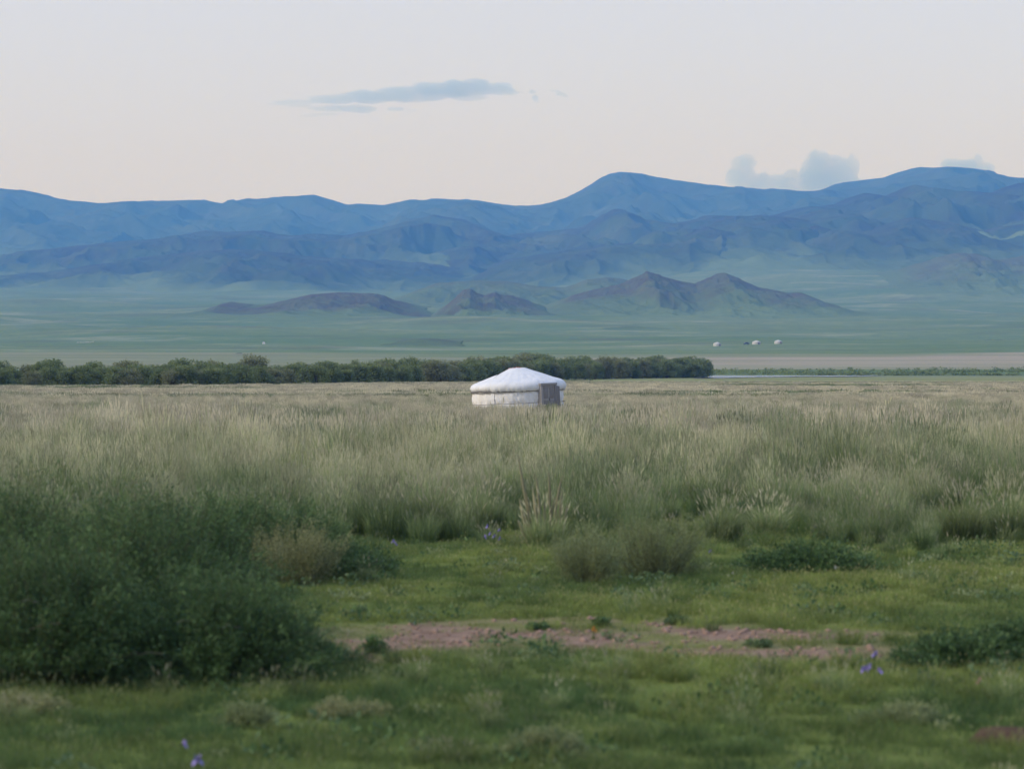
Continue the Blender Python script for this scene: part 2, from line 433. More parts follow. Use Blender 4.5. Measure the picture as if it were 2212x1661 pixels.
# ------------------------------------------------------------------ haze
def build_haze():
    t = NT('evening_haze')
    v = t.n('ShaderNodeVolumePrincipled')
    v.inputs['Color'].default_value = (0.09, 0.33, 1.0, 1)
    v.inputs['Absorption Color'].default_value = (1, 1, 1, 1)
    v.inputs['Density'].default_value = 1.25e-4
    v.inputs['Anisotropy'].default_value = 0.0
    t.l(v.outputs[0], t.out.inputs['Volume'])
    x0, x1, y0, y1, z0, z1 = -9600, 9600, -2300, 14700, -6, 1010
    vv = [(x, y, z) for x in (x0, x1) for y in (y0, y1) for z in (z0, z1)]
    f = [(0, 1, 3, 2), (4, 6, 7, 5), (0, 4, 5, 1), (2, 3, 7, 6), (0, 2, 6, 4), (1, 5, 7, 3)]
    me = bpy.data.meshes.new('haze'); me.from_pydata(vv, [], f); me.update()
    o = link('haze', me, t.m, kind='stuff', label='thin blue evening haze filling the whole valley')
build_haze()

# ------------------------------------------------------------------ clouds (beyond the haze)
def ico(sub=3):
    import bmesh
    bm = bmesh.new(); bmesh.ops.create_icosphere(bm, subdivisions=sub, radius=1.0)
    v = np.array([q.co for q in bm.verts]); f = np.array([[w.index for w in q.verts] for q in bm.faces]); bm.free()
    return v, f

def mat_cloud(dens, col):
    t = NT('cloud_vapour')
    v = t.n('ShaderNodeVolumePrincipled')
    v.inputs['Color'].default_value = (*col, 1)
    v.inputs['Absorption Color'].default_value = (0, 0, 0, 1)
    v.inputs['Density'].default_value = dens * 0.65
    t.l(v.outputs[0], t.out.inputs['Volume'])
    return t.m

def cloud(name, D, blobs, label, dens, col, depth=0.5, seed=0):
    """blobs: (px, py, rx, ry) ellipses in the picture; remeshed into one body."""
    V, F = ico(3)
    vs, fs, off = [], [], 0
    s = D / FPX
    for i, (px, py, rx, ry) in enumerate(blobs):
        c = np.array([xat(px, D), D + depth * 120 * ((i * 37 % 11) / 11 - 0.5), zat(py, D)])
        r = np.array([rx * s, min(rx, ry * 1.6) * s * depth * 2, ry * s])
        nrm = V
        d = 1 + 0.75 * (fbm(V[:, 0] * 2 + i * 3.1 + seed, V[:, 2] * 2 + V[:, 1], 301 + i, 4) - 0.5)
        vs.append(c + nrm * r * d[:, None]); fs.append(F + off); off += len(V)
    cen = np.mean([v.mean(0) for v in vs], 0)
    me = mesh_np(name, np.concatenate(vs) - cen, [np.concatenate(fs)], True)
    o = link(name, me, mat_cloud(dens, col), loc=tuple(cen), label=label, category='cloud', group='evening clouds')
    rm = o.modifiers.new('r', 'REMESH'); rm.mode = 'VOXEL'; rm.voxel_size = 1.2 * s
    return o
CC = (0.56, 0.80, 1.0)
cloud('cloud', 20000, [(650, 222, 55, 6), (720, 216, 60, 11), (790, 210, 60, 15), (860, 205, 60, 18), (930, 198, 55, 20), (985, 192, 42, 21), (1030, 190, 38, 19), (1075, 192, 36, 15), (1100, 198, 22, 8), (900, 214, 70, 9),
       (1010, 212, 45, 7), (730, 236, 60, 8), (775, 236, 40, 10), (700, 248, 30, 4), (855, 237, 20, 6), (615, 223, 26, 3), (596, 225, 22, 3), (640, 228, 34, 4.5), (670, 252, 26, 3), (620, 234, 18, 2), (890, 240, 16, 2.5), (1118, 200, 14, 3), (660, 232, 30, 3)], 'long flat pale blue cloud stretched high over the far ridge', 9e-3, CC, 0.5, 1)
cloud('cloud', 20000, [(1150, 200, 10, 5), (1156, 212, 9, 7), (1160, 220, 7, 3)], 'small faint cloud wisp just right of the long cloud', 1.3e-2, CC, 0.5, 2)
cloud('cloud', 20000, [(1198, 198, 14, 3), (1212, 204, 12, 5), (1222, 208, 9, 4)], 'slanting small cloud wisp farthest right of the long cloud', 1.3e-2, CC, 0.5, 3)
cloud('cloud', 21500, [(1606, 352, 26, 20), (1600, 385, 32, 30), (1640, 395, 34, 24), (1690, 398, 34, 24), (1712, 382, 22, 18), (1768, 356, 36, 32), (1770, 390, 58, 34), (1815, 372, 34, 34), (1838, 366, 20, 32), (1830, 400, 40, 24), (1700, 425, 100, 22), (1880, 395, 22, 8)],
      'billowing pale cumulus rising behind the saddle of the far ridge', 8e-3, CC, 0.4, 4)
cloud('cloud', 21500, [(2055, 356, 30, 14), (2085, 362, 34, 18), (2112, 352, 15, 22), (2128, 370, 20, 18), (2080, 380, 66, 18)], 'small pale cumulus peeping over the rightmost summit', 1.1e-2, CC, 0.4, 5)

# ------------------------------------------------------------------ water
def mat_water():
    t = NT('river_water'); co = t.obj()
    b = t.n('ShaderNodeBsdfPrincipled')
    b.inputs['Base Color'].default_value = (0.16, 0.17, 0.17, 1)
    b.inputs['Roughness'].default_value = 0.12
    b.inputs['IOR'].default_value = 1.33
    bp = t.n('ShaderNodeBump'); bp.inputs['Strength'].default_value = 0.05; bp.inputs['Distance'].default_value = 0.02
    t.l(t.noise(co, 1.2, 3), bp.inputs['Height']); t.l(bp.outputs[0], b.inputs['Normal'])
    return t.done(b.outputs[0])
M_WATER = mat_water()

def strip_poly(near, far):
    v = [(xat(p, dist_of(q)), dist_of(q), 0.10) for p, q in near] + [(xat(p, dist_of(q)), dist_of(q), 0.10) for p, q in far[::-1]]
    return v
def build_river():
    near = [(1500, 818.0), (1560, 817.5), (1620, 816.0), (1700, 814.6), (1772, 813.6), (1790, 814.8), (1860, 813.8), (1920, 811.9), (1952, 811.2)]
    far = [(1500, 810.6), (1560, 810.6), (1620, 810.4), (1700, 810.4), (1772, 811.0), (1790, 811.2), (1860, 810.9), (1920, 810.6), (1952, 810.6)]
    na, fa = np.array(near), np.array(far)
    cols = np.linspace(1500, 1952, 40)
    d0 = dist_of(np.interp(cols, na[:, 0], na[:, 1])); d1 = np.minimum(dist_of(np.interp(cols, fa[:, 0], fa[:, 1])), 852.0)
    q = np.linspace(0, 1, 700)[:, None]
    Y = d0[None] * (1 - q) + d1[None] * q
    X = (cols[None] - 1106) / FPX * Y
    Z = 0.12 + 0.017 * np.sin(Y * math.pi + 1.5 * vnoise(X / 9, Y / 9, 33) * 6.28)
    link('river', mesh_np('river', np.stack([X, Y, Z], -1).reshape(-1, 3), [grid_faces(700, 40)]), M_WATER, kind='structure', label='bright strip of river water beyond the willows')
    # the far stream at the right edge
    D = 2440
    pts = [(2140, 0.4), (2165, 1.2), (2190, 1.0), (2215, 2.4), (2260, 3.5), (2330, 2.0)]
    v, f = [], []
    for i, (p, w) in enumerate(pts):
        d0 = D + i * 6; d1 = d0 + w * 22
        for d in (d0, d1):
            x = xat(p, D); v.append((x, d, float(ground_z(x, d)) + 0.35))
    for i in range(len(pts) - 1): f.append((2 * i, 2 * i + 2, 2 * i + 3, 2 * i + 1))
    me = bpy.data.meshes.new('stream'); me.from_pydata(v, [], f); me.update()
    link('stream', me, M_WATER, kind='structure', label='thin pale glint of a stream at the right edge of the plain')
build_river()

# ------------------------------------------------------------------ plant materials
def mat_blade(name, root_a, root_b, tip_a, tip_b, lo=0.15, hi=0.75, head=(0.45, 0.39, 0.28), dark=(0.05, 0.085, 0.03)):
    t = NT(name)
    a = t.attr('bt'); r = t.rgb(a.outputs['Color'])            # R along the blade, G random, B seed head
    inst = t.attr('tint', 'INSTANCER')
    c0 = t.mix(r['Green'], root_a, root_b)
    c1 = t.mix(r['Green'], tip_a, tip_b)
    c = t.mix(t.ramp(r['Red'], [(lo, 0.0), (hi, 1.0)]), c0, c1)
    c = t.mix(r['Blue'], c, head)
    c = t.mix(inst.outputs['Fac'], c, dark)
    rv = t.n('ShaderNodeObjectInfo').outputs['Random']
    hv = t.n('ShaderNodeHueSaturation'); t.l(t.math('ADD', t.math('MULTIPLY', rv, 0.62), 0.70), hv.inputs['Value']); t.l(c, hv.inputs['Color'])
    c = hv.outputs['Color']
    d = t.n('ShaderNodeBsdfDiffuse'); t.l(c, d.inputs['Color'])
    tr = t.n('ShaderNodeBsdfTranslucent'); t.l(c, tr.inputs['Color'])
    m = t.n('ShaderNodeMixShader'); m.inputs[0].default_value = 0.3
    t.l(d.outputs[0], m.inputs[1]); t.l(tr.outputs[0], m.inputs[2])
    return t.done(m.outputs[0])

def mat_leaf(name, a, b, trans=0.3, gloss=0.0):
    t = NT(name)
    at = t.attr('bt'); r = t.rgb(at.outputs['Color'])
    c = t.mix(r['Green'], a, b)
    d = t.n('ShaderNodeBsdfPrincipled'); t.l(c, d.inputs['Base Color'])
    d.inputs['Roughness'].default_value = 0.6; d.inputs['Specular IOR Level'].default_value = 0.25
    tr = t.n('ShaderNodeBsdfTranslucent'); t.l(c, tr.inputs['Color'])
    m = t.n('ShaderNodeMixShader'); m.inputs[0].default_value = trans
    t.l(d.outputs[0], m.inputs[1]); t.l(tr.outputs[0], m.inputs[2])
    return t.done(m.outputs[0])

def mat_bark(name, a, b):
    t = NT(name); co = t.obj()
    return t.done(t.bsdf(t.mix(t.noise(co, 12, 5, 0.7), a, b), 0.9, 0.1))

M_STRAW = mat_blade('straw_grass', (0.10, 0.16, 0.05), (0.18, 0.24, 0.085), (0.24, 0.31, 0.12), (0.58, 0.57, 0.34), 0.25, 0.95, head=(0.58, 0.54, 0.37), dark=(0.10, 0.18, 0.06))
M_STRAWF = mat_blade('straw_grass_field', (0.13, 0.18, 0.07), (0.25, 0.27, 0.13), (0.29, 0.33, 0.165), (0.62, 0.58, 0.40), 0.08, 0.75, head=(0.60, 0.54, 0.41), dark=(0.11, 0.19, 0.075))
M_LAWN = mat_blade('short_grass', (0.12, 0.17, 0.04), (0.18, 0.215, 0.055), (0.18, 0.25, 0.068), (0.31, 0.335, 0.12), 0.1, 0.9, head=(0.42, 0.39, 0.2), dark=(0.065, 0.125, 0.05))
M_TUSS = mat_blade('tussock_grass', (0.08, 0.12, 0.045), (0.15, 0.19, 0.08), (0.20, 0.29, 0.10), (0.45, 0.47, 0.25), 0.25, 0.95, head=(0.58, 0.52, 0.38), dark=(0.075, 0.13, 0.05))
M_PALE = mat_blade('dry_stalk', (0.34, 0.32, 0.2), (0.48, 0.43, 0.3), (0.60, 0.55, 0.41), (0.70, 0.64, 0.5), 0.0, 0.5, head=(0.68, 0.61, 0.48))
M_WILLOW = mat_leaf('willow_leaf', (0.10, 0.145, 0.055), (0.235, 0.285, 0.12), 0.32)
M_WILLOW2 = mat_leaf('willow_leaf_olive', (0.14, 0.165, 0.08), (0.26, 0.275, 0.14), 0.35)
M_SHRUB = mat_leaf('shrub_leaf', (0.030, 0.070, 0.025), (0.13, 0.215, 0.072), 0.22)
M_SHRUBO = mat_leaf('shrub_leaf_olive', (0.17, 0.21, 0.085), (0.30, 0.34, 0.16), 0.35)
M_SHRUBB = mat_leaf('shrub_leaf_brown', (0.20, 0.22, 0.09), (0.36, 0.36, 0.18), 0.35)
M_WEED = mat_leaf('weed_leaf', (0.08, 0.14, 0.06), (0.16, 0.22, 0.10), 0.3)
M_OLIVETWIG = mat_bark('olive_twig', (0.12, 0.14, 0.07), (0.22, 0.23, 0.12))
M_DEADTWIG = mat_bark('dead_twig', (0.15, 0.14, 0.10), (0.28, 0.25, 0.19))
M_BARK = mat_bark('bark', (0.07, 0.055, 0.04), (0.16, 0.13, 0.10))
M_TWIG = mat_bark('twig', (0.06, 0.07, 0.035), (0.13, 0.135, 0.075))

# ------------------------------------------------------------------ grass blades
def blades(n, radius, h0, h1, width, lean, seed, heads=0.0, flop=0.5, square=False, head_len=(0.12, 0.22), head_w=0.012, head_up=1.0):
    g = np.random.default_rng(seed)
    if square:
        bx = g.uniform(-radius, radius, n); by = g.uniform(-radius, radius, n)
        ang = g.uniform(0, 2 * math.pi, n); rr = g.uniform(0, 1, n)
    else:
        ang = g.uniform(0, 2 * math.pi, n); rr = np.sqrt(g.uniform(0, 1, n))
        bx = radius * rr * np.cos(ang) * 0.8; by = radius * rr * np.sin(ang) * 0.8
    h = g.uniform(h0, h1, n) * (1.05 - 0.3 * rr)
    is_h = g.uniform(0, 1, n) < heads
    h = np.where(is_h, h * 1.25 * head_up, h)
    la = ang + g.normal(0, 0.9, n)
    ln = np.abs(g.normal(lean, lean * 0.5, n)) * h
    ln = np.where(is_h, ln * 0.55, ln)
    dx, dy = np.cos(la), np.sin(la)
    fa = g.uniform(0, math.pi, n); wx, wy = np.cos(fa) * width / 2, np.sin(fa) * width / 2
    wm = np.where(is_h, 0.55, 1.0)
    b = np.stack([bx, by, np.full(n, -0.02)], -1)
    W = np.stack([wx, wy, 0 * wx], -1) * wm[:, None]
    mid = b + np.stack([dx * ln * 0.33, dy * ln * 0.33, h * 0.6], -1)
    top = b + np.stack([dx * ln, dy * ln, h * (1 - flop * 0.25 * np.clip(ln / np.maximum(h, 1e-3), 0, 1))], -1)
    V = np.stack([b - W, b + W, mid + W * 0.85, mid - W * 0.85, top], 1)
    i = np.arange(n) * 5
    F4 = np.stack([i, i + 1, i + 2, i + 3], -1); F3 = np.stack([i + 3, i + 2, i + 4], -1)
    rnd = g.uniform(0, 1, n)
    A = np.zeros((n, 5, 4)); A[..., 3] = 1; A[:, :, 0] = [0, 0, 0.6, 0.6, 1.0]; A[:, :, 1] = rnd[:, None]
    vs, f4, f3, at = [V.reshape(-1, 3)], [F4], [F3], [A.reshape(-1, 4)]
    k = np.nonzero(is_h)[0]
    if len(k):
        L = g.uniform(*head_len, len(k)); tp = top[k]; dr = top[k] - mid[k]; dr /= np.linalg.norm(dr, axis=1, keepdims=True)
        wv = np.stack([np.cos(fa[k]), np.sin(fa[k]), 0 * fa[k]], -1) * head_w
        wv2 = np.stack([-np.sin(fa[k]), np.cos(fa[k]), 0 * fa[k]], -1) * head_w
        off = 5 * n
        for q in (wv, wv2):
            P = np.stack([tp - dr * (L * 0.45)[:, None], tp + q, tp + dr * (L * 0.55)[:, None], tp - q], 1)
            j = off + np.arange(len(k)) * 4; off += 4 * len(k)
            vs.append(P.reshape(-1, 3)); f4.append(np.stack([j, j + 1, j + 2, j + 3], -1))
            B = np.zeros((len(k), 4, 4)); B[..., 3] = 1; B[..., 0] = 1; B[..., 1] = rnd[k][:, None]; B[..., 2] = g.uniform(0.5, 1, len(k))[:, None]
            at.append(B.reshape(-1, 4))
    return np.concatenate(vs), [np.concatenate(f4), np.concatenate(f3)], np.concatenate(at)

def blade_mesh(name, mat, *a, **k):
    v, f, at = blades(*a, **k)
    me = mesh_np(name, v, f, False, {'bt': at}); me.materials.append(mat)
    return me

# ------------------------------------------------------------------ scatter (uncountable stuff only)
def scatter(name, protos, P, rotz, scl, idx, tint, label, tilt=None):
    col = bpy.data.collections.new(name + '_kinds')
    for i, me in enumerate(protos):
        o = bpy.data.objects.new('%s_kind_%02d' % (name, i), me); col.objects.link(o)
    n = len(P)
    me = bpy.data.meshes.new(name); me.vertices.add(n); me.vertices.foreach_set('co', np.asarray(P, np.float32).ravel())
    rv = np.zeros((n, 3), np.float32); rv[:, 2] = rotz
    if tilt is not None: rv[:, 0] = tilt[0]; rv[:, 1] = tilt[1]
    a = me.attributes.new('rot', 'FLOAT_VECTOR', 'POINT'); a.data.foreach_set('vector', rv.ravel())
    sv = np.asarray(scl, np.float32); sv = np.repeat(sv[:, None], 3, 1) if sv.ndim == 1 else sv
    a = me.attributes.new('scl', 'FLOAT_VECTOR', 'POINT'); a.data.foreach_set('vector', np.ascontiguousarray(sv).ravel())
    a = me.attributes.new('idx', 'INT', 'POINT'); a.data.foreach_set('value', np.asarray(idx, np.int32))
    a = me.attributes.new('tint', 'FLOAT', 'POINT'); a.data.foreach_set('value', np.asarray(tint, np.float32))
    o = link(name, me, None, kind='stuff', label=label)
    ng = bpy.data.node_groups.new(name + '_scatter', 'GeometryNodeTree')
    ng.interface.new_socket('Geometry', in_out='INPUT', socket_type='NodeSocketGeometry')
    ng.interface.new_socket('Geometry', in_out='OUTPUT', socket_type='NodeSocketGeometry')
    N, L = ng.nodes, ng.links
    gi, go = N.new('NodeGroupInput'), N.new('NodeGroupOutput')
    ci = N.new('GeometryNodeCollectionInfo'); ci.inputs['Collection'].default_value = col
    ci.inputs['Separate Children'].default_value = True; ci.inputs['Reset Children'].default_value = True
    ip = N.new('GeometryNodeInstanceOnPoints'); ip.inputs['Pick Instance'].default_value = True
    def na(nm, dt):
        q = N.new('GeometryNodeInputNamedAttribute'); q.data_type = dt; q.inputs['Name'].default_value = nm; return q.outputs['Attribute']
    e2r = N.new('FunctionNodeEulerToRotation'); L.new(na('rot', 'FLOAT_VECTOR'), e2r.inputs[0])
    L.new(gi.outputs[0], ip.inputs['Points']); L.new(ci.outputs[0], ip.inputs['Instance'])
    L.new(na('idx', 'INT'), ip.inputs['Instance Index']); L.new(e2r.outputs[0], ip.inputs['Rotation'])
    L.new(na('scl', 'FLOAT_VECTOR'), ip.inputs['Scale']); L.new(ip.outputs[0], go.inputs[0])
    md = o.modifiers.new('scatter', 'NODES'); md.node_group = ng
    return o

def frustum_points(d0, d1, dens, margin=0.03, power=1.0):
    """random ground points over the wedge in front of the camera, with room to step aside."""
    hw = 0.1763 + margin
    area = hw * (d1 * d1 - d0 * d0) + 5.0 * (d1 - d0)
    n = int(area * dens)
    u = RNG.uniform(0, 1, n)
    D = np.sqrt(d0 * d0 + u * (d1 * d1 - d0 * d0))
    x = RNG.uniform(-1, 1, n) * (hw * D + 2.5)
    return x, D

GER_X, GER_D = xat(1120, 184.0), 184.0
def off_ger(x, y): return (x - GER_X) ** 2 + (y - GER_D) ** 2 > 3.15 ** 2

def field():
    # nearest belt of tall straw grass
    x, y = frustum_points(44, 95, 4.2)
    k = (RNG.uniform(0, 1, len(x)) < tall_mask(x, y) * (0.55 + 0.45 * sstep(0.3, 0.55, fbm(x / 1.6, y / 2.6, 81, 3))))
    x, y = x[k], y[k]
    protos = [blade_mesh('straw_clump', M_STRAW, 190, 0.34, 0.42, 0.88, 0.008, 0.20, 400 + i, heads=0.30, head_w=0.006, head_len=(0.14, 0.26)) for i in range(5)] + \
             [blade_mesh('straw_clump', M_TUSS, 220, 0.30, 0.35, 0.80, 0.009, 0.30, 410 + i, heads=0.10, head_w=0.006) for i in range(3)]
    n = len(x)
    pg = 0.75 * (1 - sstep(50, 74, y)) + 0.55 * sstep(0.42, 0.62, fbm(x / 2.2, y / 4.5, 83, 3))
    idx = np.where(RNG.uniform(0, 1, n) < pg, RNG.integers(5, 8, n), RNG.integers(0, 5, n))
    big = fbm(x / 4.0, y / 7.0, 85, 3)
    scl = RNG.uniform(0.55, 1.25, n) * (0.58 + 0.78 * big) * (0.45 + 0.55 * tall_mask(x, y))
    tall = RNG.uniform(0, 1, n) < 0.10 * sstep(52, 62, y)
    scl = np.where(tall, scl * RNG.uniform(1.25, 1.6, n), scl)
    tint = np.clip(0.75 * sstep(0.48, 0.66, fbm(x / 2.0, y / 5.0, 87, 4)) + 0.65 * (1 - sstep(47, 68, y)), 0, 0.85) * RNG.uniform(0.4, 1.0, n)
    scatter('tall_grass_field', protos, np.stack([x, y, ground_z(x, y)], -1), RNG.uniform(0, 6.28, n), scl, idx, tint, 'tall straw coloured grass in the nearer half of the field')
    # middle belt, round the ger
    x, y = frustum_points(93, 250, 2.0, 0.025)
    k = off_ger(x, y) & (RNG.uniform(0, 1, len(x)) < 0.35 + 0.65 * sstep(0.35, 0.55, fbm(x / 2.2, y / 5, 91, 3)))
    x, y = x[k], y[k]; n = len(x)
    protos = [blade_mesh('straw_patch', M_STRAWF, 150, 0.55, 0.38, 0.80, 0.017, 0.19, 430 + i, heads=0.36, head_w=0.011, head_len=(0.18, 0.30)) for i in range(5)] + \
             [blade_mesh('straw_patch', M_TUSS, 150, 0.50, 0.35, 0.65, 0.020, 0.32, 440 + i, heads=0.15, head_w=0.014) for i in range(2)]
    pg = 0.08 + 0.6 * sstep(0.52, 0.70, fbm(x / 5, y / 9, 93, 3)) * (1 - 0.6 * sstep(120, 200, y)) + 0.2 * (1 - sstep(93, 125, y))
    idx = np.where(RNG.uniform(0, 1, n) < pg, RNG.integers(5, 7, n), RNG.integers(0, 5, n))
    scl = RNG.uniform(0.6, 1.25, n) * (0.66 + 0.6 * fbm(x / 7, y / 12, 95, 3)) * (1 - 0.42 * sstep(120, 172, y))
    tall = RNG.uniform(0, 1, n) < 0.07 * (1 - sstep(130, 165, y))
    scl = np.where(tall, scl * RNG.uniform(1.2, 1.5, n), scl)
    tint = np.clip(0.95 * sstep(0.52, 0.68, fbm(x / 3.2, y / 8, 97, 4)), 0, 0.8) * RNG.uniform(0.3, 1, n) * (1 - 0.7 * sstep(150, 230, y))
    scatter('tall_grass_field', protos, np.stack([x, y, ground_z(x, y)], -1), RNG.uniform(0, 6.28, n), scl, idx, tint, 'pale straw grass standing round the ger')
    # far belt up to the willows
    x, y = frustum_points(245, 700, 0.30, 0.02)
    px = x / y * FPX + 1106
    tree_d = np.interp(px, TREE_PX, TREE_D)
    k = (y < tree_d - 6) & (y < np.where(px > 1280, 520, 660)) & (RNG.uniform(0, 1, len(x)) < 1 - 0.55 * sstep(430, 560, y))
    x, y, px = x[k], y[k], px[k]; n = len(x)
    protos = [blade_mesh('straw_sward', M_STRAWF, 170, 1.5, 0.30, 0.62, 0.050, 0.25, 460 + i, heads=0.4, head_w=0.035, head_len=(0.16, 0.28)) for i in range(4)]
    st = green_strip(x, y)
    scl = RNG.uniform(0.75, 1.1, n) * (0.85 - 0.45 * sstep(380, 520, y))
    tint = np.clip(0.9 * st + 0.35 * sstep(420, 600, y), 0, 0.9) * RNG.uniform(0.7, 1, n)
    scatter('tall_grass_field', protos, np.stack([x, y, ground_z(x, y)], -1), RNG.uniform(0, 6.28, n), scl, RNG.integers(0, 4, n), tint, 'distant flat sweep of straw grass before the willows')

TREE_PX = [-500, 0, 450, 700, 980, 1230, 1400, 1530]
TREE_D = [362, 374, 378, 420, 495, 605, 680, 700]
field()

def lawn():
    x, y = frustum_points(16, 62, 26, 0.06)
    s = soil_mask(x, y); t = tall_mask(x, y)
    dens = (1 - 0.93 * sstep(0.12, 0.55, s)) * (1 - 0.75 * t)
    k = RNG.uniform(0, 1, len(x)) < dens
    x, y = x[k], y[k]; n = len(x)
    protos = [blade_mesh('lawn_patch', M_LAWN, 130, 0.20, 0.035, 0.085, 0.0045, 0.5, 500 + i, heads=0.03, square=True, head_len=(0.02, 0.04), head_w=0.004) for i in range(4)] + \
             [blade_mesh('lawn_patch', M_LAWN, 110, 0.17, 0.07, 0.16, 0.005, 0.5, 510 + i, heads=0.06, square=True, head_len=(0.03, 0.05), head_w=0.005) for i in range(3)]
    hi = sstep(0.48, 0.66, fbm(x / 1.5, y / 2.2, 111, 3))
    hi = np.maximum(hi, 0.8 * (1 - sstep(26, 30, y)))
    idx = np.where(RNG.uniform(0, 1, n) < 0.12 + 0.65 * hi, RNG.integers(4, 7, n), RNG.integers(0, 4, n))
    scl = RNG.uniform(0.75, 1.25, n)
    tint = np.clip(0.75 * sstep(0.42, 0.66, fbm(x / 2.0, y / 3.0, 113, 4)) + 0.65 * (1 - sstep(24, 30, y + 3 * fbm(x / 1.5, y / 1.5, 115, 2))), 0, 0.95) * RNG.uniform(0.6, 1, n)
    scatter('short_grass', protos, np.stack([x, y, ground_z(x, y) - 0.005], -1), RNG.uniform(0, 6.28, n), scl, idx, tint, 'short green grazed grass of the foreground meadow')
lawn()

def rough_tufts():
    x, y = frustum_points(16, 60, 3.4, 0.06)
    w = sstep(0.40, 0.62, fbm(x / 1.4, y / 2.2, 121, 4)) * (1 - 0.85 * sstep(0.2, 0.6, soil_mask(x, y))) * (0.30 + 0.7 * (1 - sstep(27, 31, y)) + 0.9 * sstep(42, 50, y))
    k = RNG.uniform(0, 1, len(x)) < w
    x, y = x[k], y[k]; n = len(x)
    protos = [blade_mesh('rough_tuft', M_LAWN, 120, 0.13, 0.10, 0.26, 0.005, 0.55, 530 + i, heads=0.08, head_len=(0.03, 0.06), head_w=0.005) for i in range(3)] + \
             [blade_mesh('rough_tuft', M_TUSS, 110, 0.12, 0.12, 0.30, 0.005, 0.45, 540 + i, heads=0.15, head_len=(0.04, 0.08), head_w=0.005) for i in range(2)]
    tint = np.clip(RNG.normal(0.35, 0.3, n), 0, 0.9)
    scl = RNG.uniform(0.6, 1.3, n) * (1 + 0.6 * sstep(43, 52, y))
    scatter('rough_grass', protos, np.stack([x, y, ground_z(x, y)], -1), RNG.uniform(0, 6.28, n), scl, RNG.integers(0, 5, n), tint, 'rough longer grass tufts scattered through the meadow')
    x, y = frustum_points(16, 48, 5.0, 0.06)
    k = RNG.uniform(0, 1, len(x)) < 0.55 * sstep(0.45, 0.65, fbm(x / 1.1, y / 1.6, 125, 4)) * (1 - 0.7 * sstep(0.2, 0.6, soil_mask(x, y)))
    x, y = x[k], y[k]; n = len(x)
    protos = []
    for i in range(4):
        g = np.random.default_rng(560 + i); m = 46
        c = g.normal(0, 1, (m, 3)) * [0.09, 0.09, 0]; c[:, 2] = np.abs(g.normal(0.04, 0.035, m))
        V, F, A = leaf_quads(c, 0.05, g, 0.5, 0.5)
        me = mesh_np('herb', V, [F], False, {'bt': A}); me.materials.append((M_WEED, M_SHRUB, M_SHRUB, M_SHRUBO)[i]); protos.append(me)
    scatter('meadow_herbs', protos, np.stack([x, y, ground_z(x, y)], -1), RNG.uniform(0, 6.28, n), RNG.uniform(0.5, 1.4, n), RNG.integers(0, 4, n), np.zeros(n), 'small leafy herbs growing through the short grass')
def soil_clods():
    V, F = ico(1)
    t = NT('soil_clod'); co = t.obj()
    m = t.done(t.bsdf(t.mix(t.noise(co, 30, 4), (0.18, 0.11, 0.08), (0.38, 0.27, 0.21)), 0.95, 0.05))
    protos = []
    for i in range(4):
        d = 1 + 0.6 * (fbm(V[:, 0] * 2 + i * 5, V[:, 1] * 2 + V[:, 2], 600 + i, 3) - 0.5)
        me = mesh_np('clod', V * d[:, None] * np.array([1, 0.8, 0.55]) * 0.05, [F], False); me.materials.append(m); protos.append(me)
    x, y = frustum_points(26, 37, 60, 0.05)
    k = RNG.uniform(0, 1, len(x)) < 0.6 * sstep(0.35, 0.7, soil_mask(x, y))
    x, y = x[k], y[k]; n = len(x)
    scatter('soil_clods', protos, np.stack([x, y, ground_z(x, y) + 0.008], -1), RNG.uniform(0, 6.28, n), RNG.uniform(0.25, 1.0, n) ** 1.6, RNG.integers(0, 4, n), np.zeros(n), 'crumbly clods on the strip of bare reddish soil')
soil_clods()

# ------------------------------------------------------------------ willows
def tube(pts, rads, sides=6):
    pts = np.asarray(pts, float); n = len(pts)
    tan = np.gradient(pts, axis=0); tan /= np.linalg.norm(tan, axis=1, keepdims=True) + 1e-9
    ref = np.where(np.abs(tan[:, 2:3]) > 0.9, np.array([[1.0, 0, 0]]), np.array([[0, 0, 1.0]]))
    u = np.cross(tan, ref); u /= np.linalg.norm(u, axis=1, keepdims=True) + 1e-9
    w = np.cross(tan, u)
    a = np.linspace(0, 2 * math.pi, sides, endpoint=False)
    V = pts[:, None, :] + (u[:, None, :] * np.cos(a)[None, :, None] + w[:, None, :] * np.sin(a)[None, :, None]) * np.asarray(rads)[:, None, None]
    return V.reshape(-1, 3), grid_faces(n, sides, True)

def join(parts):
    vs, fs, o = [], [], 0
    for v, f in parts:
        vs.append(v); fs.append(np.asarray(f) + o); o += len(v)
    return np.concatenate(vs), np.concatenate(fs)

def leaf_quads(c, size, g, aspect=0.45, upbias=0.2, rnd=None, outward=None):
    n = len(c)
    d = g.normal(0, 1, (n, 3)); d[:, 2] += upbias
    if outward is not None: d = d * 0.8 + outward
    d /= np.linalg.norm(d, axis=1, keepdims=True)
    q = g.normal(0, 1, (n, 3)); s = np.cross(d, q); s /= np.linalg.norm(s, axis=1, keepdims=True) + 1e-9
    L = (size * g.uniform(0.6, 1.3, n))[:, None]
    W = L * aspect * 0.5
    V = np.stack([c, c + d * L * 0.5 + s * W, c + d * L, c + d * L * 0.5 - s * W], 1)
    i = np.arange(n) * 4
    A = np.zeros((n, 4, 4)); A[..., 3] = 1; A[:, :, 1] = (g.uniform(0, 1, n) if rnd is None else rnd)[:, None]
    return V.reshape(-1, 3), np.stack([i, i + 1, i + 2, i + 3], -1), A.reshape(-1, 4)

rough_tufts()

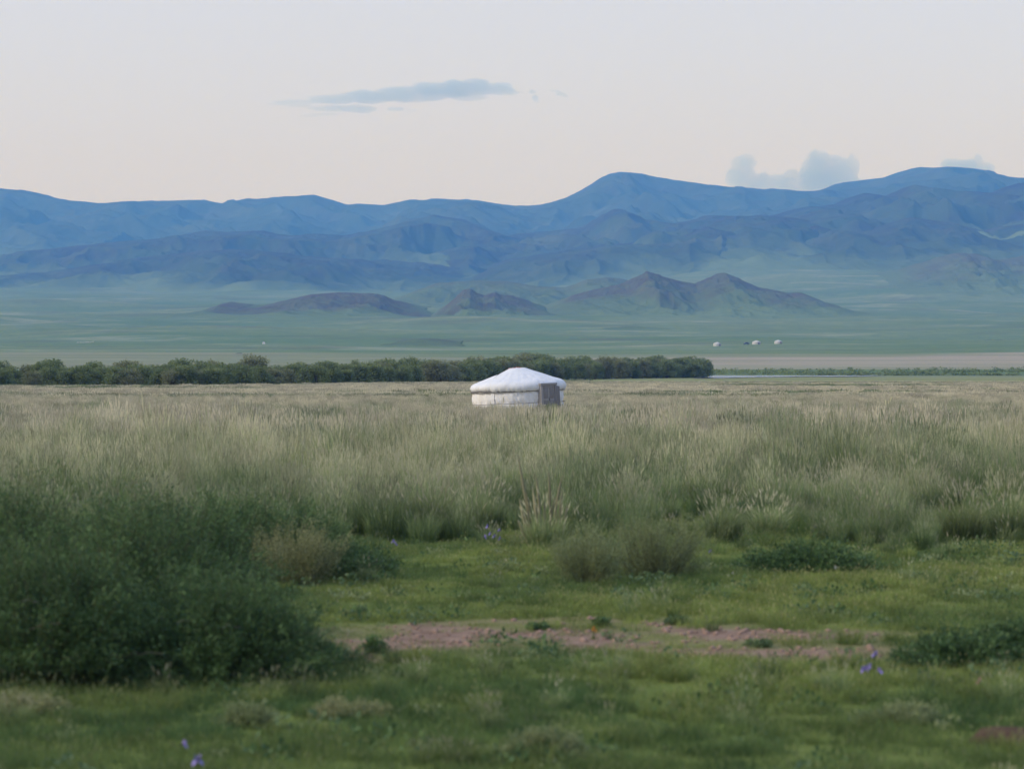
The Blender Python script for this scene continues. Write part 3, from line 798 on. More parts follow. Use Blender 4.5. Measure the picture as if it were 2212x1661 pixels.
def make_willow(seed, mat):
    g = np.random.default_rng(seed)
    root = thing('willow', (0, 0, 0), 'x', 'willow')
    stems, lobes = [], []
    for s in range(6):
        a = g.uniform(0, 6.28); r = g.uniform(0.35, 0.95)
        top = np.array([math.cos(a) * r * 1.0, math.sin(a) * r * 1.0, g.uniform(2.2, 3.7)])
        p = [np.array([math.cos(a) * 0.12, math.sin(a) * 0.12, -0.15])]
        for q in (0.35, 0.7, 1.0): p.append(np.array([top[0] * q ** 0.8, top[1] * q ** 0.8, top[2] * q]) + g.normal(0, 0.06, 3))
        stems.append(tube(p, [0.09, 0.07, 0.045, 0.015], 5))
    v, f = join(stems)
    link('trunk', mesh_np('willow_trunk', v, [f]), M_BARK, root)
    for i in range(58):
        a = g.uniform(0, 6.28); z = g.uniform(0.08, 1.0) ** 0.9 * 3.8
        rmax = 1.75 * math.sqrt(max(0.05, 1 - ((z - 1.5) / 2.7) ** 2)); r = rmax * math.sqrt(g.uniform(0.1, 1))
        lobes.append((r * math.cos(a), r * math.sin(a), z * g.uniform(0.85, 1.06), g.uniform(0.35, 0.7)))
    cs, rn, ow = [], [], []
    for (x, y, z, r) in lobes:
        n = int(85 * (r / 0.5) ** 1.6)
        d = g.normal(0, 1, (n, 3)); d /= np.linalg.norm(d, axis=1, keepdims=True)
        p = np.array([x, y, z]) + d * r * g.uniform(0.5, 1.35, n)[:, None] * np.array([1, 1, 0.85])
        cs.append(p); ow.append(d * 1.0); rn.append(np.clip(g.normal(g.uniform(0.25, 0.75), 0.2, n), 0, 1))
    c = np.concatenate(cs); o = np.concatenate(ow); rnd = np.concatenate(rn)
    k = c[:, 2] > 0.05
    V, F, A = leaf_quads(c[k], 0.30, g, 0.38, 0.45, rnd[k], o[k])
    me = mesh_np('willow_crown', V, [F], False, {'bt': A})
    link('crown', me, mat, root)
    return root

def willows():
    protos = [make_willow(700 + i, M_WILLOW if i not in (2, 4) else M_WILLOW2) for i in range(6)]
    g = np.random.default_rng(5)
    grp = 'willow bushes in the dark row across the plain'
    spots = []
    px = -100.0
    while px < 1500:
        D = float(np.interp(px, TREE_PX, TREE_D))
        hpx = np.interp(px, [-200, 0, 300, 640, 700, 980, 1230, 1365, 1500], [51, 50, 47, 49, 47, 49, 44, 41, 39])
        w = 4.0 * FPX / D * 0.72
        spots.append((px + g.uniform(-6, 6), D + g.uniform(-4, 5), hpx * g.uniform(0.72, 0.98), 'front'))
        spots.append((px + w * 0.35 + g.uniform(-8, 8), D + g.uniform(9, 17), hpx * g.uniform(0.86, 1.10), 'back'))
        if g.uniform() < 0.6: spots.append((px + w * 0.6 + g.uniform(-8, 8), D + g.uniform(20, 32), hpx * g.uniform(0.92, 1.16), 'back'))
        px += w * g.uniform(0.62, 0.86)
    special = [(400, 376, 50, 'wide dark willow standing forward of the row, left of the ger', 'f'), (545, 405, 63, 'tallest willow of the left half, its crown rising above the row', 'b'),
               (1518, 700, 41, 'rounded last willow at the right end of the row beside the river', 'f'), (395, 400, 60, 'dark round willow top showing above the forward willow', 'b'),
               (1140, 600, 55, 'willow crown standing highest just above the ger roof', 'b')]
    used = set()
    cnt = {'front': 0, 'back': 0, 'out': 0}
    def nth(q): return '%d%s' % (q, 'th' if 10 <= q % 100 <= 20 else {1: 'st', 2: 'nd', 3: 'rd'}.get(q % 10, 'th'))
    spots.sort()
    for (px, D, hpx, lab) in spots + [(p, d, h, l) for (p, d, h, l, _) in special]:
        H = hpx * D / FPX
        i = int(g.integers(0, 6)); sc = H / 3.9
        if lab in ('front', 'back'):
            w = lab if px > -10 else 'out'
            cnt[w] += 1
            where = 'at the far left' if px < 420 else 'left of the ger' if px < 1010 else 'behind the ger' if px < 1230 else 'right of the ger'
            lab2 = {'front': 'front row willow, %s, %s front one from the left' % (where, nth(cnt[w])),
                    'back': 'willow crown behind the front row, %s, %s from the left' % (where, nth(cnt[w])),
                    'out': 'willow at the very left edge of the row, %s' % nth(cnt[w])}[w]
        else: lab2 = lab; i = 0 if 'forward' in lab or 'last' in lab else i
        x = xat(px, D); z = float(ground_z(x, D)) - 0.05
        wide = g.uniform(1.0, 1.25) * sc * (4.6 / 3.9 if D < 450 else 1.05)
        args = ((x, D, z), g.uniform(0, 6.28), (wide, wide, sc), lab2, grp)
        if i not in used:
            r = protos[i]; used.add(i); r.location, r.rotation_euler, r.scale = args[0], (0, 0, args[1]), args[2]; r['label'] = lab2; r['group'] = grp
        else: copy_tree(protos[i], *args, name='willow')
willows()

def scrub():
    """low reeds and scrub along the far river bank: one mass."""
    g = np.random.default_rng(77)
    cs, rn = [], []
    for k in range(560):
        px = g.uniform(1470, 2420)
        band = g.uniform()
        if band < 0.62: D = 862 + 45 * sstep(1750, 2250, px) + g.normal(0, 9); h = 1.35 * (1 - 0.68 * sstep(1690, 1850, px)) * g.uniform(0.5, 1.1)
        elif band < 0.8: D = 905 + g.normal(0, 12) + 30 * sstep(1750, 2250, px); h = 0.9 * g.uniform(0.5, 1)
        else:
            px = g.uniform(1760, 2200); D = 838 + 5 * math.sin(px / 40) + g.normal(0, 2.0); h = 0.55 * g.uniform(0.6, 1)
        x = xat(px, D); z = float(ground_z(x, D)); n = 26; r = h * 0.9
        p = np.array([x, D, z]) + g.normal(0, 1, (n, 3)) * np.array([r * 1.6, r, 0]) * 0.7 + np.stack([0 * np.arange(n), 0 * np.arange(n), g.uniform(0, 1, n) * h], -1)
        cs.append(p); rn.append(np.clip(g.normal(g.uniform(0.2, 0.8), 0.2, n), 0, 1))
    V, F, A = leaf_quads(np.concatenate(cs), 0.55, g, 0.5, 0.6, np.concatenate(rn))
    me = mesh_np('riverside_scrub', V, [F], False, {'bt': A})
    link('riverside_scrub', me, M_WILLOW, kind='stuff', label='low dark scrub and reeds along the far river bank')
    cs = []
    for k in range(160):
        px = g.uniform(2128, 2380); D = 2425 + g.normal(0, 3); x = xat(px, D); z = float(ground_z(x, D))
        cs.append(np.array([x, D, z]) + g.normal(0, 1, (14, 3)) * np.array([1.6, 1, 0]) + np.stack([np.zeros(14), np.zeros(14), g.uniform(0, 1.1, 14)], -1))
    V, F, A = leaf_quads(np.concatenate(cs), 0.8, g, 0.5, 0.6)
    me = mesh_np('stream_bank_scrub', V, [F], False, {'bt': A})
    link('stream_bank_scrub', me, M_WILLOW, kind='stuff', label='dark line of scrub below the stream at the right edge')
scrub()

# ------------------------------------------------------------------ foreground shrubs
def make_shrub(name, loc, rx, ry, h, twigs, leaves, leaf, mat, label, cat='shrub', seed=1, upright=0.3, group=None, aspect=0.38, twigmat=None, fan=1.0, dead=0):
    g = np.random.default_rng(seed)
    root = thing(name, loc, label, cat, group)
    st, cs, rn, ow = [], [], [], []
    twigs = int(twigs * 1.7)
    nb = max(8, twigs // 6)
    br = [(g.uniform(0, 6.28), math.sqrt(g.uniform(0, 1)), g.uniform(0.74, 1.08), g.uniform(0.1, 0.9)) for _ in range(nb)]
    for k in range(twigs):
        a, q, tf, tone = br[k % nb]
        ex, ey = math.cos(a) * q + g.normal(0, 0.14), math.sin(a) * q + g.normal(0, 0.14)
        q = min(1.0, math.hypot(ex, ey))
        top = h * math.sqrt(max(0.02, 1 - (q * fan) ** 2 * 0.92)) * tf * g.uniform(0.8, 1.1)
        u_ = g.uniform()
        if u_ < 0.3: top *= g.uniform(0.2, 0.8)
        elif u_ > 0.88:
            k_ = g.uniform(1.05, 1.30); top *= k_; ex *= 0.5 + 0.55 * k_; ey *= 0.5 + 0.55 * k_
        e = np.array([ex * rx, ey * ry, top])
        b = np.array([ex * rx * 0.35, ey * ry * 0.35, -0.03]) + g.normal(0, 0.03, 3) * [1, 1, 0]
        m = b * 0.45 + e * 0.55 + np.array([ex * rx * 0.05, ey * ry * 0.05, h * upright * 0.35])
        t = np.linspace(0, 1, 6)[:, None]
        p = (1 - t) ** 2 * b + 2 * t * (1 - t) * m + t ** 2 * e
        p[1:] += g.normal(0, 0.02 * h, (5, 3))
        st.append(tube(p, np.linspace(0.006, 0.0015, 6) * (0.4 + h * 0.6), 3))
        u = g.uniform(0.28, 1.0, leaves) ** 0.8
        pos = np.stack([np.interp(u, t[:, 0], p[:, i]) for i in range(3)], -1) + g.normal(0, 0.035 * (0.5 + h * 0.5), (leaves, 3))
        cs.append(pos); rn.append(np.clip(g.normal(tone, 0.2, leaves), 0, 1))
        d = (e - b) / np.linalg.norm(e - b); ow.append(np.repeat(d[None], leaves, 0) * 1.1)
    v, f = join(st)
    link('stems', mesh_np(name + '_stems', v, [f]), twigmat or M_TWIG, root)
    for k in range(dead):                    # pale bare twigs arching out of the dark lower side
        a = g.uniform(-2.6, -0.5); x0 = g.uniform(-0.75, 0.75) * rx; y0 = -ry * g.uniform(0.55, 0.9)
        L = g.uniform(0.45, 0.95); dx = g.uniform(-0.9, 0.9); z0 = g.uniform(0.15, 0.55) * h; up = g.uniform(0.15, 0.6)
        t = np.linspace(0, 1, 8); p = np.stack([x0 + dx * L * t, y0 * (0.45 + 0.65 * t), z0 + L * (up * t - (up * 0.55) * t ** 2)], -1) + g.normal(0, 0.012, (8, 3))
        vv, ff = tube(p, np.linspace(0.006, 0.002, 8), 5)
        link('bare_twig', mesh_np('bare_twig', vv, [ff]), M_DEADTWIG, root)
    c = np.concatenate(cs); k = c[:, 2] > 0.01
    V, F, A = leaf_quads(c[k], leaf, g, aspect, 0.3, np.concatenate(rn)[k], np.concatenate(ow)[k])
    link('foliage', mesh_np(name + '_foliage', V, [F], False, {'bt': A}), mat, root)
    return root

def gpt(px, py):
    D = dist_of(py); x = xat(px, D); return (x, D, float(ground_z(x, D)))

def shrubs():
    tk = 'thicket of dark green shrubs at left'
    S = lambda px, py, rx, ry, h, tw, lv, lf, mat, lab, seed, **k: make_shrub('shrub', gpt(px, py), rx, ry, h, tw, lv, lf, mat, lab, seed=seed, **k)
    S(110, 1478, 1.15, 1.0, 1.32, 520, 84, 0.034, M_SHRUB, 'big dark green shrub at the lower left edge, nearest of the thicket', 801, group=tk, dead=6)
    S(470, 1470, 1.12, 0.9, 1.02, 480, 84, 0.034, M_SHRUB, 'spreading dark green shrub beside the bare soil, right front of the thicket', 802, group=tk, dead=3)
    S(-190, 1440, 1.2, 1.1, 1.55, 380, 78, 0.036, M_SHRUB, 'dark green shrub cut off by the left edge of the photo', 803, group=tk)
    S(250, 1375, 1.35, 1.2, 1.48, 520, 78, 0.036, M_SHRUB, 'tall bright green topped shrub behind the big lower left one', 804, group=tk)
    S(-20, 1340, 1.5, 1.3, 1.68, 480, 78, 0.036, M_SHRUB, 'tallest shrub at the back left of the thicket, against the straw grass', 805, group=tk)
    S(560, 1248, 1.55, 1.1, 1.10, 520, 78, 0.036, M_SHRUB, 'rounded dark shrub farther back, at the right end of the thicket', 806, group=tk)
    S(350, 1290, 1.4, 1.1, 1.35, 420, 78, 0.036, M_SHRUB, 'green shrub between the tall back shrub and the rounded far one', 807, group=tk)
    S(740, 1235, 0.75, 0.6, 0.42, 150, 40, 0.05, M_SHRUB, 'low dark tail of leaves right of the rounded far shrub', 808, group=tk)
    S(640, 1262, 0.62, 0.5, 0.80, 170, 44, 0.036, M_SHRUBB, 'upright yellowish brown bush in front of the dark thicket', 809, upright=0.02, aspect=0.22, fan=0.60, twigmat=M_OLIVETWIG)
    ol = 'soft olive bushes in the middle of the meadow'
    S(1275, 1256, 0.56, 0.5, 0.72, 170, 44, 0.034, M_SHRUBO, 'left one of two soft olive bushes right of the pale stalks', 811, group=ol, upright=0.02, aspect=0.22, fan=0.62, twigmat=M_OLIVETWIG)
    S(1418, 1245, 0.74, 0.55, 0.86, 210, 44, 0.034, M_SHRUBO, 'right and bigger one of two soft olive bushes in the meadow', 812, group=ol, upright=0.02, aspect=0.22, fan=0.62, twigmat=M_OLIVETWIG)
    S(1750, 1236, 0.98, 0.6, 0.42, 260, 36, 0.045, M_SHRUB, 'low wide dark shrub alone on the right of the meadow', 813)
    S(2080, 1432, 0.66, 0.5, 0.36, 170, 36, 0.042, M_SHRUB, 'low dark shrub at the right edge beside the bare soil', 814)
    S(2215, 1425, 0.55, 0.45, 0.42, 150, 36, 0.042, M_SHRUB, 'low dark shrub cut off by the right edge of the photo', 815)
    lo = 'small blurred bushes in the near grass'
    S(540, 1572, 0.27, 0.22, 0.20, 90, 26, 0.03, M_SHRUBO, 'small dull bush in the near grass below the thicket', 816, group=lo)
    S(760, 1545, 0.35, 0.25, 0.16, 90, 26, 0.03, M_SHRUBB, 'small brownish bush in the near grass right of the thicket', 817, group=lo)
    S(1185, 1640, 0.34, 0.25, 0.24, 110, 26, 0.03, M_SHRUBO, 'small dull bush at the bottom middle of the photo', 818, group=lo)
    S(1960, 1560, 0.42, 0.3, 0.16, 110, 26, 0.03, M_SHRUBO, 'flat dull bush in the near grass at the lower right', 819, group=lo)
    S(60, 1545, 0.45, 0.3, 0.17, 110, 26, 0.03, M_SHRUBB, 'flat brownish bush at the lower left edge under the thicket', 820, group=lo)
    S(1640, 1130, 0.55, 0.45, 0.42, 130, 30, 0.045, M_SHRUB, 'dark leafy bush at the foot of the tall grass right of the olive bushes', 821)
    # leafy weeds at the edge of the soil
    w = 'leafy weeds on the bare soil'
    W = lambda px, py, r, h, lab, seed, m=M_WEED: make_shrub('weed', gpt(px, py), r, r, h, 26, 16, 0.05, m, lab, 'weed', seed, group=w, aspect=0.5)
    W(815, 1408, 0.15, 0.20, 'tall weed on the soil nearest the thicket', 831, M_SHRUB)
    W(770, 1330, 0.18, 0.10, 'grey green weed at the upper left corner of the soil', 832)
    W(1300, 1350, 0.10, 0.08, 'dark weed behind the orange flower on the soil', 833, M_SHRUB)
    W(1465, 1346, 0.12, 0.06, 'pale weed on the far edge of the soil right of the orange flower', 834)
    W(1165, 1356, 0.11, 0.05, 'flat dark weed on the far edge of the soil left of the orange flower', 835, M_SHRUB)
    W(735, 1440, 0.3, 0.18, 'dark weed under the right end of the thicket', 836, M_SHRUB)
    W(1640, 1395, 0.14, 0.05, 'flat weed at the right end of the bare soil', 837)
shrubs()

# ------------------------------------------------------------------ tussocks and stalks one can pick out
def tussocks():
    grp = 'grass tussocks along the edge of the tall field'
    ms = [blade_mesh('tussock', M_TUSS, 520, 0.42, 0.55, 1.0, 0.010, 0.42, 900 + i, heads=0.10, flop=0.8) for i in range(3)]
    hs = [blade_mesh('tussock_stalks', M_STRAW, 26, 0.30, 0.7, 1.1, 0.009, 0.30, 920 + i, heads=0.6, head_len=(0.12, 0.2), head_w=0.009) for i in range(3)]
    L = [(930, 1158, 1.1, 'dense dark based grass tussock just left of the violet irises'), (1030, 1150, 0.95, 'grass tussock directly behind the violet irises'), (875, 1150, 0.85, 'small grass tussock at the left end of the tussock edge'),
         (1180, 1192, 0.8, 'grass tussock carrying the tall pale stalks'), (1560, 1172, 0.85, 'grass tussock right behind the bigger olive bush'), (1660, 1165, 0.8, 'grass tussock above the low wide dark shrub, left'),
         (1880, 1150, 0.75, 'grass tussock beside the bright green gap on the right'), (2080, 1168, 0.95, 'dark grass tussock near the right edge, left of two'), (2180, 1165, 1.05, 'dark grass tussock cut by the right edge, right of two'),
         (1790, 1110, 0.9, 'grass tussock with dark base behind the small gap on the right'), (1990, 1085, 0.9, 'grass tussock above the bright green gap on the right'), (720, 1130, 0.8, 'grass tussock behind the low tail of the thicket'),
         (1350, 1120, 0.9, 'grass tussock rising behind the two olive bushes')]
    for i, (px, py, s, lab) in enumerate(L):
        r = thing('grass_tussock', gpt(px, py), lab, 'tussock', grp, (0, 0, i * 1.3), s)
        link('blades', ms[i % 3], None, r); link('stalks', hs[i % 3], None, r)
    # tall pale stalks
    r = thing('dry_stalks', gpt(1165, 1190), 'cluster of tall pale dry stalks standing in front of the field', 'stalks')
    g = np.random.default_rng(44)
    for i, (bx, tx, ty) in enumerate([(1150, 1118, 985), (1165, 1150, 1055), (1172, 1158, 1030), (1190, 1186, 1020), (1205, 1215, 1060), (1140, 1122, 1080), (1180, 1200, 1075), (1156, 1135, 1062), (1215, 1226, 1090), (1150, 1132, 1110), (1168, 1160, 1098), (1196, 1204, 1108), (1210, 1222, 1122), (1142, 1118, 1126), (1178, 1176, 1084), (1188, 1214, 1030)]):
        D = r.location.y; s = D / FPX
        b = np.array([(bx - 1165) * s, g.uniform(-0.1, 0.1), 0]); e = np.array([(tx - 1165) * s, g.uniform(-0.15, 0.15), (1190 - ty) * s])
        m = b * 0.5 + e * 0.5 + np.array([(bx - tx) * s * 0.12, 0, 0.03])
        t = np.linspace(0, 1, 7)[:, None]; p = (1 - t) ** 2 * b + 2 * t * (1 - t) * m + t ** 2 * e
        link('stalk', mesh_np('stalk', *[(lambda q: (q[0], [q[1]]))(tube(p, [0.013, 0.013, 0.015, 0.020, 0.026, 0.020, 0.004], 5))][0]), M_PALE, r)
    # lone stalks standing against the willows, and along the field edge
    stalks = [(228, 150, 58, 1.05, 'leaning pale grass stalk standing against the willows at far left'), (296, 158, 62, 1.12, 'upright pale grass stalk against the willows, second from the left'),
              (1918, 155, 40, 0.98, 'pale grass stalk standing against the green river meadow')]
    for px, D, hp, h, lab in stalks:
        x = xat(px, D); r = thing('grass_stalk', (x, D, float(ground_z(x, D))), lab, 'stalk')
        me = blade_mesh('stalk_plume', M_STRAW, 6, 0.10, h * 0.8, h * 1.2, 0.012, 0.22, int(px), heads=1.0, head_len=(0.3, 0.4), head_w=0.028)
        link('stalk', me, None, r)
tussocks()

# ------------------------------------------------------------------ flowers
def mat_petal(name, a, b):
    t = NT(name); co = t.obj()
    return t.done(t.bsdf(t.mix(t.noise(co, 40, 3), a, b), 0.6, 0.2))
M_IRIS = mat_petal('iris_petal', (0.17, 0.13, 0.36), (0.30, 0.25, 0.52))
M_ORANGE = mat_petal('orange_petal', (0.62, 0.20, 0.02), (0.75, 0.32, 0.03))
M_PINK = mat_petal('pink_petal', (0.40, 0.17, 0.15), (0.52, 0.28, 0.25))
M_WHITEF = mat_petal('white_petal', (0.60, 0.58, 0.56), (0.72, 0.70, 0.68))
M_STEM = mat_leaf('stem_green', (0.06, 0.10, 0.03), (0.10, 0.15, 0.05), 0.1)

def petal_mesh(name, n, L, W, rise, droop, seed):
    g = np.random.default_rng(seed); vs, fs = [], []
    def one(a, L, W, prof):
        o = len(vs) and sum(len(q) for q in vs); s = np.linspace(0, 1, 5)
        d = np.array([math.cos(a), math.sin(a), 0]); sd = np.array([-math.sin(a), math.cos(a), 0])
        w = W * np.sin(np.pi * np.clip(s * 0.85 + 0.1, 0, 1))
        c = d[None] * (L * s)[:, None] + np.array([0, 0, 1.0])[None] * prof(s)[:, None]
        v = np.concatenate([c - sd[None] * w[:, None], c + sd[None] * w[:, None]])
        i = np.arange(4); vs.append(v); fs.append(np.stack([i, i + 1, i + 6, i + 5], -1) + o)
    for k in range(n):                       # falls
        one(k * 6.283 / n + g.uniform(-0.15, 0.15), L, W, lambda s: rise * np.sin(s * 2.2) - droop * s ** 2)
    for k in range(n):                       # standards
        one((k + 0.5) * 6.283 / n + g.uniform(-0.15, 0.15), L * 0.45, W * 0.8, lambda s: L * 0.95 * s)
    return mesh_np(name, np.concatenate(vs), [np.concatenate(fs)], True)

def flower(name, px, py, blooms, mat, label, cat, group=None, size=0.045, leaves=26, leafh=0.22, seed=1):
    """blooms: list of picture positions (px, py) of the flower heads."""
    base = gpt(px, py); r = thing(name, base, label, cat, group)
    s = base[1] / FPX; g = np.random.default_rng(seed)
    pm = petal_mesh(name + '_bloom', 3, size, size * 0.42, size * 0.35, size * 0.7, seed); pm.materials.append(mat)
    if leaves:
        me = blade_mesh(name + '_leaf', M_LAWN, leaves, 0.05 + 0.3 * size, leafh * 0.6, leafh, 0.008, 0.3, seed)
        link('leaves', me, None, r)
    for i, (bx, by) in enumerate(blooms):
        e = np.array([(bx - px) * s, g.uniform(-0.03, 0.03), max(0.02, (py - by) * s)])
        b = np.array([e[0] * 0.5, e[1] * 0.5, -0.01]); m = (b + e) / 2 + np.array([0, 0, 0.02])
        t = np.linspace(0, 1, 4)[:, None]; p = (1 - t) ** 2 * b + 2 * t * (1 - t) * m + t ** 2 * e
        v, f = tube(p, [0.0035, 0.003, 0.003, 0.004], 4)
        link('stem', mesh_np(name + '_stem', v, [f]), M_STEM, r)
        o = link('bloom', pm, None, r); o.location = e; o.rotation_euler = (g.uniform(-0.3, 0.3), g.uniform(-0.3, 0.3), g.uniform(0, 6)); k = g.uniform(0.85, 1.15); o.scale = (k, k, k * 1.1)
    return r
ir = 'violet irises in the meadow'
flower('iris', 1062, 1190, [(1053, 1142), (1047, 1165), (1068, 1163), (1078, 1150), (1080, 1168), (1058, 1158)], M_IRIS, 'clump of violet irises in front of the tussocks', 'iris', ir, 0.045, seed=61)
flower('iris', 1885, 1482, [(1891, 1414), (1873, 1444), (1866, 1446), (1901, 1449), (1880, 1440)], M_IRIS, 'group of violet irises near the lower right corner', 'iris', ir, 0.042, seed=62)
flower('iris', 397, 1652, [(397, 1614)], M_IRIS, 'single violet iris at the bottom left, upper of two', 'iris', ir, 0.045, 10, seed=63)
flower('iris', 424, 1690, [(425, 1650)], M_IRIS, 'violet iris cut by the bottom edge, lower of two', 'iris', ir, 0.045, 10, seed=64)
flower('iris', 852, 1200, [(850, 1174), (856, 1180)], M_IRIS, 'small violet iris left of the tussocks near the thicket', 'iris', ir, 0.035, 10, seed=65)
flower('iris', 1536, 1215, [(1535, 1195)], M_IRIS, 'single violet iris right of the bigger olive bush', 'iris', ir, 0.035, 10, seed=66)
flower('wildflower', 1284, 1378, [(1283, 1353), (1287, 1360), (1280, 1358)], M_ORANGE, 'small orange wildflower on the edge of the bare soil', 'flower', None, 0.018, 12, 0.10, seed=67)
flower('wildflower', 2118, 1500, [(2117, 1470)], M_PINK, 'single dull pink wildflower near the right edge', 'flower', None, 0.03, 10, 0.10, seed=68)
flower('wildflower', 1806, 1242, [(1805, 1226), (1809, 1229)], M_WHITEF, 'whitish wildflower in front of the low wide dark shrub', 'flower', None, 0.025, 8, 0.08, seed=69)
flower('wildflower', 1578, 1250, [(1572, 1243), (1583, 1238)], M_WHITEF, 'whitish wildflower left of the low wide dark shrub', 'flower', None, 0.022, 8, 0.08, seed=70)

# dark soil mound at the right edge
def soil_mound():
    V, F = ico(3)
    d = 1 + 0.5 * (fbm(V[:, 0] * 2, V[:, 1] * 2 + V[:, 2] * 2, 650, 4) - 0.5)
    v = V * d[:, None] * np.array([0.34, 0.24, 0.13]); v[:, 2] = np.maximum(v[:, 2], -0.05)
    t = NT('dark_earth'); co = t.obj()
    m = t.done(t.bsdf(t.mix(t.noise(co, 14, 5, 0.7), (0.04, 0.028, 0.02), (0.13, 0.085, 0.06)), 0.95, 0.05, t.noise(co, 40, 4), 0.6, 0.02))
    o = link('earth_mound', mesh_np('earth_mound', v, [F]), m, loc=gpt(2190, 1600))
    o['label'] = 'small mound of dark brown earth at the lower right edge'; o['category'] = 'mound'
soil_mound()

# ------------------------------------------------------------------ the ger
def mat_canvas(name, a, b, dirt=0.35):
    t = NT(name); co = t.obj()
    c = t.mix(t.noise(co, 1.6, 5, 0.6), a, b)
    st = t.noise(co, 1.0, 5, 0.65, (3.5, 3.5, 0.5))
    c = t.mix(t.ramp(st, [(0.5, 0.0), (0.78, dirt)]), c, (0.42, 0.37, 0.30))
    return t.done(t.bsdf(c, 0.85, 0.15, t.noise(co, 6, 4), 0.25, 0.03))
def mat_wood(name, a, b):
    t = NT(name); co = t.obj()
    c = t.mix(t.noise(co, 1.0, 6, 0.7, (22, 22, 1.6)), a, b)
    return t.done(t.bsdf(c, 0.85, 0.15, t.noise(co, 1.0, 5, 0.6, (30, 30, 2)), 0.3, 0.01))
M_CANVAS = mat_canvas('white_canvas_roof', (0.70, 0.705, 0.71), (0.58, 0.59, 0.60), 0.38)
M_WALLC = mat_canvas('white_canvas_wall', (0.76, 0.75, 0.735), (0.62, 0.61, 0.59), 0.45)
M_GREYCANVAS = mat_canvas('grey_canvas', (0.52, 0.52, 0.51), (0.44, 0.44, 0.43), 0.3)
M_ROPE = mat_wood('dark_rope', (0.09, 0.085, 0.08), (0.17, 0.16, 0.15))
M_GREYWOOD = mat_wood('weathered_grey_wood', (0.20, 0.19, 0.185), (0.34, 0.325, 0.315))
M_DARKWOOD = mat_wood('weathered_dark_wood', (0.14, 0.132, 0.13), (0.24, 0.228, 0.22))
M_REDWOOD = mat_wood('red_painted_wood', (0.20, 0.05, 0.03), (0.32, 0.10, 0.06))

def box_vf(x0, x1, y0, y1, z0, z1):
    v = np.array([(x, y, z) for x in (x0, x1) for y in (y0, y1) for z in (z0, z1)], float)
    f = np.array([(0, 1, 3, 2), (4, 6, 7, 5), (0, 4, 5, 1), (2, 3, 7, 6), (0, 2, 6, 4), (1, 5, 7, 3)])
    return v, f

def box_obj(name, b, mat, parent, bevel=0.012):
    v, f = box_vf(*b)
    o = link(name, mesh_np(name, v, [f], False), mat, parent)
    if bevel:
        m = o.modifiers.new('b', 'BEVEL'); m.width = bevel; m.segments = 2
    return o

ROOF = np.array([(0.46, 2.68), (0.62, 2.62), (0.97, 2.48), (1.43, 2.32), (1.9, 2.15), (2.3, 2.00), (2.62, 1.89), (2.82, 1.82), (2.94, 1.72), (3.00, 1.60), (3.00, 1.50), (2.95, 1.40), (2.89, 1.34), (2.80, 1.33)])

def roof_shell(phi0, phi1, off, seed, nphi, wr=0.02, seam=None):
    """surface of revolution, phi measured from the camera side towards the right; seam(s) gives the left border angle."""
    s = np.linspace(0, 1, 44)
    k = np.concatenate([[0], np.cumsum(np.hypot(*np.diff(ROOF, axis=0).T))]); k /= k[-1]
    r = np.interp(s, k, ROOF[:, 0]); z = np.interp(s, k, ROOF[:, 1])
    ker = np.array([1, 2, 3, 2, 1.0]); ker /= ker.sum()
    r = np.convolve(np.pad(r, 2, mode='edge'), ker, 'valid'); z = np.convolve(np.pad(z, 2, mode='edge'), ker, 'valid')
    dr, dz = np.gradient(r), np.gradient(z); ln = np.hypot(dr, dz); nr, nz = -dz / ln, dr / ln
    a0 = np.full(len(s), phi0) if seam is None else seam(s)
    a1 = np.full(len(s), phi1) if seam is None else seam(s) + (phi1 - phi0)
    u = np.linspace(0, 1, nphi)
    A = a0[:, None] + (a1 - a0)[:, None] * u[None, :]
    S = np.repeat(s[:, None], nphi, 1)
    cx, cy = np.cos(A), np.sin(A)
    w = (fbm(cx * 3 + 9, cy * 3 + S * 5, seed, 4) - 0.5) * wr * 2
    tuck = sstep(0.80, 1.0, S)
    w = w + tuck * (ridged(A * 12, S * 2, seed + 3, 3) - 0.6) * 0.09          # gathers where the rope pulls the hem in
    rad_ = sstep(0.1, 0.5, S) * (1 - tuck)
    w = w + rad_ * 0.006 * np.cos(A * 26 + 2 * vnoise(A * 2, S * 2, seed)) + 0.07 * sstep(0.25, 0.75, S) * (ridged(A * 5 + S * 3, S * 4, seed + 8, 4) - 0.6)    # poles pressing through the felt
    R = r[:, None] + nr[:, None] * (w + off); Z = z[:, None] - (-nz[:, None]) * 0 + nz[:, None] * 0 + 0
    Z = z[:, None] + np.abs(nz)[:, None] * 0 + (-dr / ln * -1)[:, None] * 0 + 0
    Z = z[:, None] + (dr / ln)[:, None] * (w + off)
    X = R * np.sin(A); Y = -R * np.cos(A)
    return np.stack([X, Y, Z], -1).reshape(-1, 3), grid_faces(len(s), nphi)

